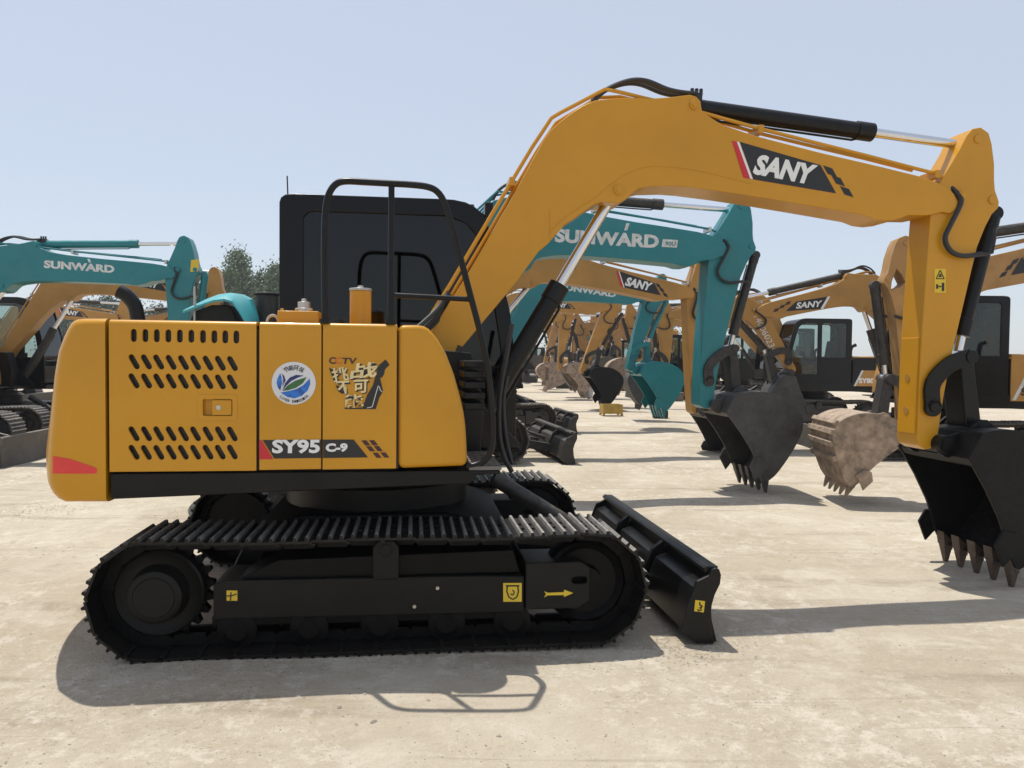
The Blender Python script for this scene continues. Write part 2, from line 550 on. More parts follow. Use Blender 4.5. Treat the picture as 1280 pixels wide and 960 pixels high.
BUCKET = [(0.02, -0.075), (0.06, -0.13), (0.155, -0.28), (0.255, -0.47), (0.30, -0.59), (0.34, -0.715), (0.385, -0.80), (0.42, -0.81),
          (0.51, -0.75), (0.64, -0.61), (0.755, -0.46), (0.825, -0.33), (0.838, -0.22), (0.80, -0.115), (0.70, -0.01), (0.57, 0.065),
          (0.42, 0.105), (0.25, 0.115), (0.12, 0.095)]
BUCKET_KNOTS = BUCKET
BUCKET = BUCKET[:7] + [(p.x, p.y) for p in spline([(a, b, 0) for a, b in BUCKET[7:]], 3)]

def frame_map(A0, B0_, A, B, th=1.0, la=None):
    """similarity that carries the reference segment A0-B0 to A-B; th scales the thickness across it"""
    a0, b0, a, b = Vector(A0), Vector(B0_), Vector(A), Vector(B)
    e0 = (b0 - a0)
    l0 = e0.length
    e0 = e0 / l0
    n0 = Vector((-e0.y, e0.x))
    e = (b - a)
    l = e.length
    e = e / l
    n = Vector((-e.y, e.x))
    def f(p):
        d = Vector(p) - a0
        q = a + e * (d.dot(e0) * l / l0) + n * (d.dot(n0) * th)
        return (q.x, q.y)
    return f

def cylinder(parent, name, a, b, e, v, r, rr, m, cap=True):
    """hydraulic cylinder: barrel a-b, rod b-e (points in the side view)"""
    P = lambda p: Vector((p[0], v, p[1]))
    a, b, e = P(a), P(b), P(e)
    d = (b - a).normalized()
    q = MB().cyl(a, b, r, n=20)
    q.cyl(b - d * 0.11, b + d * 0.012, r * 1.13, n=20)
    q.cyl(a - d * 0.03, a + d * 0.04, r * 1.08, n=20)
    q.cyl(a + Vector((0, -r * 0.9, 0)) - d * 0.05, a + Vector((0, r * 0.9, 0)) - d * 0.05, r * 0.95, n=16)
    side = Vector((d.z, 0, -d.x))
    q.tube([a + d * 0.08 + side * r * 1.25, b - d * 0.13 + side * r * 1.25, b - d * 0.08 + side * r * 0.9], r * 0.16, n=6)
    c = q.make(name, m, parent, bevel=0.004)
    q = MB().cyl(b - d * 0.05, e, rr, n=16)
    q.cyl(e + Vector((0, -rr * 1.5, 0)), e + Vector((0, rr * 1.5, 0)), rr * 1.55, n=16)
    q.make('piston_rod', M['chrome'], c)
    return c

# ---- tracks
TR, TZ, TU0, TU1, PITCH = 0.275, 0.287, -0.980, 1.177, 0.168
def shoe_mesh(m):
    b = MB()
    h = PITCH * 0.495
    b.box(-h, h, -0.225, 0.225, 0.0, 0.012)
    b.box(h - 0.004, h + 0.014, -0.222, 0.222, -0.009, -0.001)
    b.box(-h - 0.006, -h + 0.002, -0.22, 0.22, 0.002, 0.009)
    for x in (-0.056, 0.0, 0.056):
        b.prism([(x - 0.011, 0.011), (x + 0.011, 0.011), (x + 0.0065, 0.030), (x - 0.0065, 0.030)], -0.223, 0.223)
    for x in (-0.028, 0.028):
        for y in (-0.055, 0.055):
            b.box(x - 0.009, x + 0.009, y - 0.009, y + 0.009, 0.0125, 0.02)
    return b
SHOE = {}
def path_pt(s):
    Ls = TU1 - TU0
    Lc = math.pi * TR
    P = 2 * Ls + 2 * Lc
    s %= P
    if s < Ls:
        sag = 0.012 * math.sin(math.pi * 2 * s / Ls) ** 2
        return TU0 + s, TZ + TR - sag, 0.0
    s -= Ls
    if s < Lc:
        a = s / TR
        return TU1 + TR * math.sin(a), TZ + TR * math.cos(a), -a
    s -= Lc
    if s < Ls:
        return TU1 - s, TZ - TR, -math.pi
    s -= Ls
    a = s / TR
    return TU0 - TR * math.sin(a), TZ - TR * math.cos(a), -math.pi - a

def track(parent, side, full, mk, fm):
    """side -1: right hand track. full: shoes one by one"""
    vc = side * 0.87
    dm = M['black_deep'] if full else fm
    vo = side * 1.03
    q = MB()
    lo, hi = sorted((side * 0.72, vo))
    q.prism([(-0.705, 0.172), (0.835, 0.158), (0.835, 0.345), (0.60, 0.352), (-0.66, 0.362), (-0.705, 0.345)], lo, hi)
    lo, hi = sorted((side * 0.74, side * 1.038))
    q.prism([(0.842, 0.172), (1.12, 0.172), (1.18, 0.21), (1.18, 0.385), (1.13, 0.415), (0.842, 0.415)], lo, hi,
            holes=[slot(1.125, 0.318, 0.036, 0.085, math.pi / 2)])
    t = q.make('track', fm, parent, bevel=0.006)
    q = MB()
    lo, hi = sorted((side * 0.70, side * 1.02))
    q.prism([(-0.72, 0.125), (0.84, 0.115), (0.84, 0.165), (-0.72, 0.175)], sorted((side * .72, side * .99))[0], sorted((side * .72, side * .99))[1])
    q.make('roller_guard', dm, t, bevel=0.004)
    lo, hi = sorted((side * 0.74, side * 0.995))
    MB().prism([(-0.60, 0.355), (0.82, 0.355), (0.78, 0.475), (-0.40, 0.45)], lo, hi).make('upper_guard', dm, t, bevel=0.006)
    # carrier roller on its bracket
    q = MB()
    a, b = sorted((side * 0.90, side * 1.045))
    q.prism([(0.065, 0.35), (0.195, 0.35), (0.195, 0.51), (0.17, 0.548), (0.09, 0.548), (0.065, 0.51)], a, b)
    q.cyl((0.13, a - 0.005, 0.50), (0.13, b + 0.008, 0.50), 0.034)
    q.make('carrier_roller_bracket', fm, t, bevel=0.008)
    MB().lathe_y(0.13, 0.432, [(side * 0.72, 0.05), (side * 0.72, 0.068), (side * 0.9, 0.068), (side * 0.9, 0.05)]).make('carrier_roller', dm, t)
    for u in (-0.60, -0.25, 0.10, 0.44, 0.78):
        MB().lathe_y(u, 0.105, [(side * 0.74, 0.07), (side * 0.74, 0.095), (side * 0.80, 0.095), (side * 0.82, 0.075), (side * 0.94, 0.075),
                               (side * 0.96, 0.095), (side * 1.0, 0.095), (side * 1.005, 0.06), (side * 1.012, 0.05), (side * 1.012, 0.02)], 24).make('bottom_roller', dm, t)
    # sprocket
    q = MB()
    teeth = []
    nt = 21
    for i in range(nt * 4):
        a = 2 * math.pi * i / (nt * 4)
        teeth.append((TU0 + (0.250 if i % 4 in (1, 2) else 0.215) * math.cos(a), TZ + (0.250 if i % 4 in (1, 2) else 0.215) * math.sin(a)))
    q.prism(teeth, vc - 0.025, vc + 0.025)
    q.make('sprocket', dm, t, bevel=0.003)
    s = side
    MB().lathe_y(TU0, TZ, [(s * 0.80, 0.20), (s * 0.90, 0.215), (s * 0.955, 0.215), (s * 0.962, 0.205), (s * 0.945, 0.18), (s * 0.945, 0.145), (s * 1.0, 0.135),
                           (s * 1.03, 0.128), (s * 1.036, 0.118), (s * 1.036, 0.10), (s * 1.042, 0.095), (s * 1.042, 0.03)], 40).make('final_drive', fm, t)
    MB().lathe_y(TU1, TZ, [(s * 0.78, 0.1), (s * 0.79, 0.205), (s * 0.83, 0.225), (s * 0.91, 0.225), (s * 0.95, 0.215), (s * 0.96, 0.20), (s * 0.93, 0.17), (s * 0.93, 0.09),
                           (s * 0.97, 0.08), (s * 0.97, 0.03)], 40).make('idler_wheel', dm, t)
    P = 2 * (TU1 - TU0) + 2 * math.pi * TR
    n = int(round(P / PITCH))
    # chain links inside the shoes
    q = MB()
    for i in range(n):
        u, z, a = path_pt(i * P / n)
        for off in (-0.06, 0.06):
            pts = [(-0.09, -0.005), (0.07, -0.005), (0.095, -0.03), (0.07, -0.06), (-0.07, -0.06), (-0.09, -0.03)]
            pp = [(u + rot2(p, a)[0], z + rot2(p, a)[1]) for p in pts]
            q.prism(pp, vc + off - 0.014, vc + off + 0.014)
    ch = q.make('link_chain', dm, t)
    ch['kind'] = 'stuff'
    if mk.name not in SHOE:
        me = shoe_mesh(mk).mesh('track_shoe', mk)
        me.materials.append(M['shoe_edge'])
        for p in me.polygons:
            if all(me.vertices[i].co.z > 0.028 for i in p.vertices) or (abs(p.normal.x) > 0.8 and p.center.z > 0.018):
                p.material_index = 1
        SHOE[mk.name] = me
    me = SHOE[mk.name]
    if full:
        for i in range(n):
            u, z, a = path_pt(i * P / n)
            o = link('track_shoe', me, t)
            o.location = (u, vc, z)
            o.rotation_euler = (0, -a, 0)
    else:
        bm = bmesh.new()
        for i in range(n):
            u, z, a = path_pt(i * P / n)
            k = len(bm.verts)
            bm.from_mesh(me)
            bm.verts.ensure_lookup_table()
            mt = Matrix.Translation((u, vc, z)) @ Matrix.Rotation(-a, 4, 'Y')
            bmesh.ops.transform(bm, matrix=mt, verts=bm.verts[k:])
        jm = bpy.data.meshes.new('shoe_belt')
        bm.to_mesh(jm)
        bm.free()
        jm.materials.append(mk)
        jm.materials.append(M['shoe_edge'])
        o = link('shoe_belt', jm, t)
        o['kind'] = 'stuff'
    return t

# ---- counterweight
def counterweight(root, m, bulge=0.30):
    prof = [(-1.165,1.636),(-1.267,1.634),(-1.295,1.63),(-1.314,1.621),(-1.33,1.598),(-1.351,1.55),(-1.374,1.482),(-1.391,1.363),(-1.4,1.259),(-1.414,1.084),(-1.422,0.986),(-1.422,0.915),(-1.419,0.859),(-1.412,0.833),(-1.399,0.806),(-1.378,0.783),(-1.35,0.768),(-1.17,0.766)]
    bm = bmesh.new()
    n = 16
    rows = []
    u1 = -1.172
    u0 = min(p[0] for p in prof)
    cz = (max(p[1] for p in prof) + min(p[1] for p in prof)) / 2
    vs = [-1.1, -1.095, -1.082, -1.06] + [-1.0 + 2.0 * i / n for i in range(n + 1)] + [1.06, 1.082, 1.095, 1.1]
    for v in vs:
        e = max(0.0, abs(v) - 1.05) / 0.05
        ins = 0.03 * (1 - math.sqrt(max(0.0, 1 - e * e)))
        row = []
        for (u, z) in prof:
            w = min(1.0, max(0.0, (u1 - u) / (u1 - u0)))
            uu = u - bulge * (1 - (v / 1.1) ** 2) * w
            if u < u1 - 0.001:
                uu += ins * w
            zz = z + (ins if z < cz else -ins)
            row.append(bm.verts.new((min(uu, u1), v, zz)))
        rows.append(row)
    for i in range(len(rows) - 1):
        for j in range(len(prof)):
            k = (j + 1) % len(prof)
            bm.faces.new((rows[i][j], rows[i][k], rows[i + 1][k], rows[i + 1][j]))
    bm.faces.new(rows[0])
    bm.faces.new(list(reversed(rows[-1])))
    q = MB()
    q.bm.free()
    q.bm = bm
    return q.make('counterweight', m, root)

ZT = 1.631
def hood_shoulder(b, u0, u1, v_in, side=-1, r=0.026, inner=1.07):
    prof = [(side * 1.1, ZT - 0.033)]
    for i in range(9):
        a = math.pi / 2 * i / 8
        prof.append((side * (1.1 - r + r * math.cos(a)), ZT - r + r * math.sin(a)))
    prof += [(v_in, ZT), (v_in, ZT - 0.02), (side * (1.1 - r) , ZT - 0.02), (side * inner, ZT - r), (side * inner, ZT - 0.033)]
    b.prism_x(prof, u0, u1)
    bmesh.ops.remove_doubles(b.bm, verts=b.bm.verts, dist=0.0004)
    return b

CAB = [(-0.593, 0.95), (-0.593, 2.455), (-0.583, 2.485), (-0.555, 2.505), (-0.5, 2.512), (0.44, 2.514), (0.52, 2.512), (0.60, 2.498), (0.66, 2.470), (0.71, 2.43), (0.745, 2.38),
       (0.90, 1.80), (0.95, 1.40), (0.95, 0.95)]
def cab(root, m, gl, v0=0.18, v1=1.08):
    c = MB()
    hole_r = [(-0.44, 1.42), (-0.44, 2.36), (-0.40, 2.40), (0.48, 2.40), (0.60, 2.36), (0.67, 2.28), (0.80, 1.78), (0.85, 1.46), (0.83, 1.42)]
    c.prism(CAB, v0, v0 + 0.045, holes=[hole_r])
    door = [(0.21, 1.20), (0.21, 2.37), (0.24, 2.40), (0.48, 2.40), (0.60, 2.36), (0.67, 2.28), (0.80, 1.78), (0.86, 1.36), (0.84, 1.20)]
    rear = [(-0.46, 1.60), (-0.46, 2.37), (-0.43, 2.40), (0.08, 2.40), (0.11, 2.37), (0.11, 1.60)]
    c.prism(CAB, v1 - 0.045, v1, holes=[door, rear])
    a, b = v0 + 0.045, v1 - 0.045
    roof = [(-0.593, 2.40), (-0.593, 2.455), (-0.583, 2.485), (-0.555, 2.505), (-0.5, 2.512), (0.44, 2.514), (0.52, 2.512), (0.60, 2.498), (0.66, 2.470), (0.71, 2.43), (0.745, 2.38),
            (0.715, 2.36), (0.66, 2.41), (0.58, 2.44), (0.44, 2.45)]
    c.prism(roof, a, b)
    c.prism_x([(a, 0.95), (b, 0.95), (b, 2.42), (a, 2.42)], -0.592, -0.55, holes=[[(a + 0.08, 1.55), (b - 0.08, 1.55), (b - 0.08, 2.33), (a + 0.08, 2.33)]])
    c.box(-0.56, 0.95, a, b, 0.95, 1.0)
    c.prism([(0.95, 1.0), (0.91, 1.0), (0.91, 1.25), (0.945, 1.25)], a, b)
    cb = c.make('cab', m, root, bevel=0.012)
    MB().prism(hole_r, v0 + 0.012, v0 + 0.018).make('side_window', gl, cb)
    MB().prism(door, v1 - 0.018, v1 - 0.012).make('door_window', gl, cb)
    MB().prism(rear, v1 - 0.018, v1 - 0.012).make('side_window', gl, cb)
    MB().prism_x([(a + 0.08, 1.55), (b - 0.08, 1.55), (b - 0.08, 2.33), (a + 0.08, 2.33)], -0.575, -0.569).make('rear_window', gl, cb)
    MB().prism([(0.725, 2.375), (0.885, 1.80), (0.935, 1.40), (0.943, 1.25), (0.937, 1.25), (0.929, 1.40), (0.879, 1.80), (0.719, 2.372)], a, b).make('windscreen', gl, cb)
    q = MB()
    vm = (v0 + v1) / 2
    q.box(-0.28, 0.22, vm - 0.24, vm + 0.24, 1.30, 1.42)
    q.prism([(-0.28, 1.38), (-0.17, 1.38), (-0.27, 2.0), (-0.38, 2.0)], vm - 0.23, vm + 0.23)
    q.prism([(-0.29, 2.02), (-0.40, 2.02), (-0.43, 2.2), (-0.34, 2.2)], vm - 0.13, vm + 0.13)
    q.box(-0.2, 0.1, vm - 0.15, vm + 0.15, 1.0, 1.3)
    q.make('seat', M['seat'], cb, bevel=0.03)
    for s in (-0.34, 0.34):
        q = MB()
        q.box(-0.25, 0.28, vm + s - 0.06, vm + s + 0.06, 1.35, 1.50)
        q.cyl((0.2, vm + s, 1.5), (0.25, vm + s, 1.68), 0.018)
        q.cyl((0.25, vm + s, 1.66), (0.26, vm + s, 1.76), 0.03)
        q.make('control_console', M['seat'], cb, bevel=0.01)
    return cb

def logo_polys(cu, cz, ang, ln, mirror=False, hs=1.0):
    """black plate with red and white slashes and three small squares; unit length ln, turned by ang"""
    def P(pts):
        out = []
        for x, y in pts:
            x = (x - 0.42) * ln
            if mirror: x = -x
            q = rot2((x, (y - 0.14) * ln * hs), ang)
            out.append((cu + q[0], cz + q[1]))
        return out
    red = [P([(-0.15, 0.295), (-0.108, 0.297), (0.062, 0.0), (0.0, 0.0)])]
    wht = [P([(-0.106, 0.297), (-0.084, 0.298), (0.088, 0.0), (0.064, 0.0)])]
    blk = [P([(-0.078, 0.3), (0.69, 0.23), (0.875, 0.01), (0.094, 0.0)])]
    sq = []
    for x, y in ((0.715, 0.232), (0.805, 0.162), (0.9, 0.08)):
        sq.append(P([(x, y), (x + 0.09, y - 0.012), (x + 0.145, y - 0.078), (x + 0.055, y - 0.066)]))
    if mirror:
        tx = [(0.68, 0.06), (0.07, 0.055), (0.72, 0.215)]
        t3 = P(tx)
    else:
        t3 = P([(0.07, 0.042), (0.625, 0.04), (0.112, 0.225)])
    return red, wht, blk, sq, t3

LOGO_TXT = 'SANY'
def brand_logo(boom, cu, cz, ang, ln, v, mirror=False, hs=1.0):
    s = 1 if v > 0 else -1
    red, wht, blk, sq, t3 = logo_polys(cu, cz, ang, ln, mirror, hs)
    decal('logo_plate', M['ink'], boom, blk + sq, v + s * 0.003)
    decal('logo_slash', M['red'] if not mirror else M['white'], boom, red, v + s * 0.003)
    decal('logo_slash', M['white'], boom, wht, v + s * 0.0035)
    b = MB()
    if mirror:
        d = (t3[2][0] - t3[0][0], t3[2][1] - t3[0][1])
    text(b, LOGO_TXT, v + s * 0.0055, t3[0], t3[1], t3[2], 0.05)
    b.make('lettering', M['white'], boom, flat=True)

# ---- the digging arm
def digging_arm(root, cf):
    S, Bp = cf['S'], cf['B']
    paint = cf['paint']
    hv = cf.get('hv', 0.14)
    th = cf.get('th', 1.0)
    fb = frame_map(F0, S0, cf.get('F', F0), S, th)
    fs = frame_map(S0, B0, S, Bp, cf.get('th_stick', th))
    near = cf.get('near', -1)
    boom = MB().prism([fb(p) for p in BOOM], -hv, hv).make('boom', paint, root, bevel=0.008)
    out = {'fb': fb, 'fs': fs, 'boom': boom}
    # pins
    q = MB()
    for p in ([(1.545,2.546)][0], S0, [(2.036,3.104)][0]):
        u, z = fb(p)
        q.cyl((u, -hv - 0.012, z), (u, hv + 0.012, z), 0.033, n=20)
        q.cyl((u, -hv - 0.018, z), (u, hv + 0.018, z), 0.02, n=16)
        q.make('boom_pin', paint, boom, bevel=0.003)
        q = MB()
    q.bm.free()
    # pipes along the boom
    q = MB()
    for dv, PL in ((-0.10, PIPE_A), (0.02, PIPE_B)):
        pts = [fb(p) for p in PL]
        q.tube([(p[0], dv, p[1]) for p in pts], 0.0125, n=8)
    pa = [fb(p) for p in PIPE_A]
    q.make('boom_pipe', paint, boom)
    for i in (3, 11, 15):
        u, z = pa[i]
        MB().box(u - 0.018, u + 0.018, -0.125, 0.05, z - 0.035, z + 0.02).make('pipe_clamp', paint if cf.get('main') else M['steel'], boom, bevel=0.004)
    # stick
    sv = hv - 0.028
    stick = MB().prism([fs(p) for p in STICK], -sv, sv, holes=cf.get('stick_holes', ())).make('stick', paint, root, bevel=0.008)
    out['stick'] = stick
    q = MB()
    for p in (S0, [(4.171,2.585)][0], [(4.05,2.99)][0]):
        u, z = fs(p)
        MB().cyl((u, -sv - 0.01, z), (u, sv + 0.01, z), 0.03, n=18).make('stick_pin', paint, stick, bevel=0.003)
    # cylinders
    blk = cf.get('cyl', M['black'])
    a, b, _ = [fb(p) for p in ARM_CYL]
    e = fs(ARM_CYL[2])
    kx = cf.get('arm_cyl_len')
    av, ev = Vector(a), Vector(e)
    dd = (ev - av).normalized()
    bl = (Vector(ARM_CYL[1]) - Vector(ARM_CYL[0])).length
    bl = min(bl, (ev - av).length * cf.get('arm_ratio', 0.66))
    b = av + dd * bl
    cylinder(root, 'arm_cylinder', a, (b.x, b.y), e, 0, 0.055, 0.031, blk)
    e = fb(BOOM_CYL[0])
    a = BOOM_CYL[2]
    av, ev = Vector(a), Vector(e)
    b = av + (ev - av).normalized() * min((Vector(BOOM_CYL[1]) - Vector(a)).length, (ev - av).length * 0.8)
    cylinder(root, 'boom_cylinder', a, (b.x, b.y), e, 0, 0.062, 0.036, blk)
    a, b, e = [fs(p) for p in BKT_CYL]
    cylinder(root, 'bucket_cylinder', a, b, e, 0, 0.05, 0.03, blk)
    # linkage
    ba = cf.get('bucket_ang', 0.0)
    bs = cf.get('bucket_size', 1.0)
    def bk(p):
        q = rot2((p[0] * bs, p[1] * bs), ba)
        return (Bp[0] + q[0], Bp[1] + q[1])
    link_top = e
    p2 = bk((0.27, 0.10))
    sp = fs([(3.757,1.169)][0])
    q = MB()
    for s in (-1, 1):
        mid = ((sp[0] * 0.45 + link_top[0] * 0.55) - 0.02, (sp[1] + link_top[1]) / 2 + 0.10)
        P = spline([(sp[0], sp[1], 0), (sp[0] - 0.005, sp[1] + 0.16, 0), (mid[0] - 0.01, mid[1] + 0.02, 0), (link_top[0], link_top[1], 0)], 4)
        L, R = [], []
        for i, p in enumerate(P):
            d = (P[min(i + 1, len(P) - 1)] - P[max(i - 1, 0)]).normalized()
            n = Vector((-d.y, d.x, 0)) * 0.055
            L.append((p.x + n.x, p.y + n.y))
            R.append((p.x - n.x, p.y - n.y))
        v0, v1 = sorted((s * (sv + 0.006), s * (sv + 0.036)))
        q.prism(L + R[::-1], v0, v1)
        q.cyl((sp[0], v0, sp[1]), (sp[0], v1, sp[1]), 0.062, n=20)
    q.cyl((link_top[0], -sv - 0.045, link_top[1]), (link_top[0], sv + 0.045, link_top[1]), 0.045)
    q.cyl((sp[0], -sv - 0.045, sp[1]), (sp[0], sv + 0.045, sp[1]), 0.032)
    q.make('rocker_link', blk, root, bevel=0.005)
    q = MB()
    d = (Vector(p2) - Vector(link_top)).normalized()
    n = Vector((-d.y, d.x)) * 0.05
    lt, pp = Vector(link_top), Vector(p2)
    q.prism([tuple(lt + n), tuple(pp + n * 1.2), tuple(pp - n * 1.2), tuple(lt - n)], -0.10, 0.10)
    q.cyl((p2[0], -0.15, p2[1]), (p2[0], 0.15, p2[1]), 0.05)
    q.make('bucket_link', blk, root, bevel=0.012)
    # bucket
    bm_ = cf['bucket_mat']
    w = 0.37 * bs * cf.get('bucket_wide', 1.0)
    q = MB()
    side = [bk(p) for p in BUCKET]
    ix = list(range(6, len(BUCKET)))
    for s in (-1, 1):
        v0, v1 = sorted((s * w, s * (w - 0.022)))
        q.prism(side, v0, v1)
    outer = [BUCKET[i] for i in ix]
    inner = []
    for i, p in enumerate(outer):
        a_ = Vector(outer[max(i - 1, 0)])
        b_ = Vector(outer[min(i + 1, len(outer) - 1)])
        d = (b_ - a_).normalized()
        n = Vector((-d.y, d.x)) * 0.022
        inner.append((p[0] + n.x, p[1] + n.y))
    # inner offset must fall on the hollow side
    o2 = [bk(p) for p in outer]
    i2 = [bk((p[0], p[1])) for p in inner]
    shell = o2 + i2[::-1]
    q.prism(shell, -w + 0.0225, w - 0.0225)
    # top box and ears
    q.prism([bk(p) for p in [(0.03, -0.075), (0.06, -0.12), (0.13, -0.14), (0.14, 0.09), (0.11, 0.09)]], -w + 0.0225, w - 0.0225)
    for s in (-1, 1):
        v0, v1 = sorted((s * (sv + 0.04), s * (sv + 0.065)))
        q.prism([bk(p) for p in [(-0.065, 0.0), (-0.045, -0.055), (0.0, -0.085), (0.08, -0.1), (0.4, 0.05), (0.38, 0.11), (0.31, 0.165), (0.25, 0.165), (0.17, 0.10), (0.04, 0.06), (-0.04, 0.045)]], v0, v1)
    q.cyl((Bp[0], -sv - 0.085, Bp[1]), (Bp[0], sv + 0.085, Bp[1]), 0.062, n=20)
    q.cyl((Bp[0], -sv - 0.095, Bp[1]), (Bp[0], sv + 0.095, Bp[1]), 0.04, n=20)
    q.cyl((p2[0], -sv - 0.08, p2[1]), (p2[0], sv + 0.08, p2[1]), 0.04, n=18)
    bucket = q.make('bucket', bm_, root, bevel=0.004)
    for i in range(5):
        v = (-0.86 + 0.43 * i) * w
        t = MB()
        A = [bk(p) for p in [(0.345, -0.70), (0.425, -0.77), (0.425, -0.84), (0.36, -0.80)]]
        t.prism(A, v - 0.04 * bs, v + 0.04 * bs)
        tip = [bk(p) for p in [(0.352, -0.76), (0.432, -0.80), (0.408, -0.938), (0.392, -0.938)]]
        bmv = t.bm
        L0 = [bmv.verts.new((p[0], v - (0.036 if k < 2 else 0.018) * bs, p[1])) for k, p in enumerate(tip)]
        L1 = [bmv.verts.new((p[0], v + (0.036 if k < 2 else 0.018) * bs, p[1])) for k, p in enumerate(tip)]
        for k in range(4):
            l = (k + 1) % 4
            bmv.faces.new((L0[k], L0[l], L1[l], L1[k]))
        bmv.faces.new(L0)
        bmv.faces.new(L1[::-1])
        t.make('tooth', cf.get('tooth_mat', bm_), bucket, bevel=0.003)
    for s in (-1, 1):
        v0, v1 = sorted((s * (w + 0.002), s * (w + 0.022)))
        MB().prism([bk(p) for p in [(0.27, -0.55), (0.215, -0.64), (0.275, -0.785), (0.36, -0.70), (0.42, -0.66), (0.36, -0.56)]], v0, v1).make('side_cutter', bm_, bucket, bevel=0.003)
    if cf.get('wear_strips'):
        for k in range(4):
            q = MB()
            i = 9 + k
            a_, b_ = Vector(BUCKET_KNOTS[i]), Vector(BUCKET_KNOTS[i + 1])
            d = (b_ - a_).normalized()
            n = Vector((d.y, -d.x))
            c = a_ + (b_ - a_) * 0.35
            q.prism([bk(tuple(c - d * 0.035 - n * 0.01)), bk(tuple(c + d * 0.035 - n * 0.01)), bk(tuple(c + d * 0.03 + n * 0.045)), bk(tuple(c - d * 0.03 + n * 0.045))], -w * 0.98, w * 0.98)
            q.make('wear_strip', bm_, bucket, bevel=0.006)
    out.update(bk=bk, bucket=bucket, sv=sv, hv=hv)
    # hoses at the knee and the stick pivot
    q = MB()
    for k, dv in enumerate((-0.09, -0.04, 0.05)):
        P = [fb(p) for p in [(1.393,3.114),(1.44,3.16),(1.518,3.214),(1.633,3.256),(1.74,3.256),(1.874,3.212),(1.982,3.197),(2.069,3.197)]]
        q.tube([(p[0], dv, p[1] + 0.012 * k) for p in P], 0.014, n=8, sm=4)
    q.make('hydraulic_hose', M['rubber'], boom)
    q = MB()
    u, z = fb([(2.091,3.203)][0])
    q.box(u - 0.05, u + 0.03, -0.06, 0.07, z - 0.05, z + 0.01)
    for k in range(3):
        q.cyl((u - 0.03 + 0.03 * k, -0.03, z), (u - 0.03 + 0.03 * k, -0.03, z + 0.045), 0.012, n=10)
    q.make('hose_block', M['rubber'], boom, bevel=0.004)
    q = MB()
    a = fb([(3.872,2.659)][0])
    pts = [(a[0], -0.10, a[1])] + [(p[0], -sv - 0.035, p[1]) for p in [fs(p) for p in [(3.907,2.583),(3.903,2.524),(3.848,2.415),(3.804,2.318),(3.824,2.249),(3.878,2.207),(3.961,2.194),(4.079,2.213)]]]
    q.tube(pts, 0.017, n=8, sm=5)
    if not cf.get('main'):
        pts2 = [(a[0], 0.03, a[1])] + [(p[0], sv + 0.035, p[1]) for p in [fs(p) for p in [(3.907,2.583),(3.903,2.524),(3.848,2.415),(3.805,2.296),(3.825,2.227),(3.879,2.186),(3.962,2.172),(4.079,2.192)]]]
        q.tube(pts2, 0.017, n=8, sm=5)
    q.make('arm_hose', M['rubber'], stick)
    q = MB()
    pts = [fs(p) for p in [(4.093,2.21),(4.158,2.222),(4.173,2.309),(4.17,2.39)]]
    q.tube([(p[0], -sv - 0.03, p[1]) for p in pts], 0.010, n=6)
    q.cyl((pts[0][0] - 0.03, -sv - 0.03, pts[0][1]), (pts[0][0] + 0.02, -sv - 0.03, pts[0][1]), 0.014, n=10)
    q.make('cylinder_pipe', M['rubber'], stick)
    return out

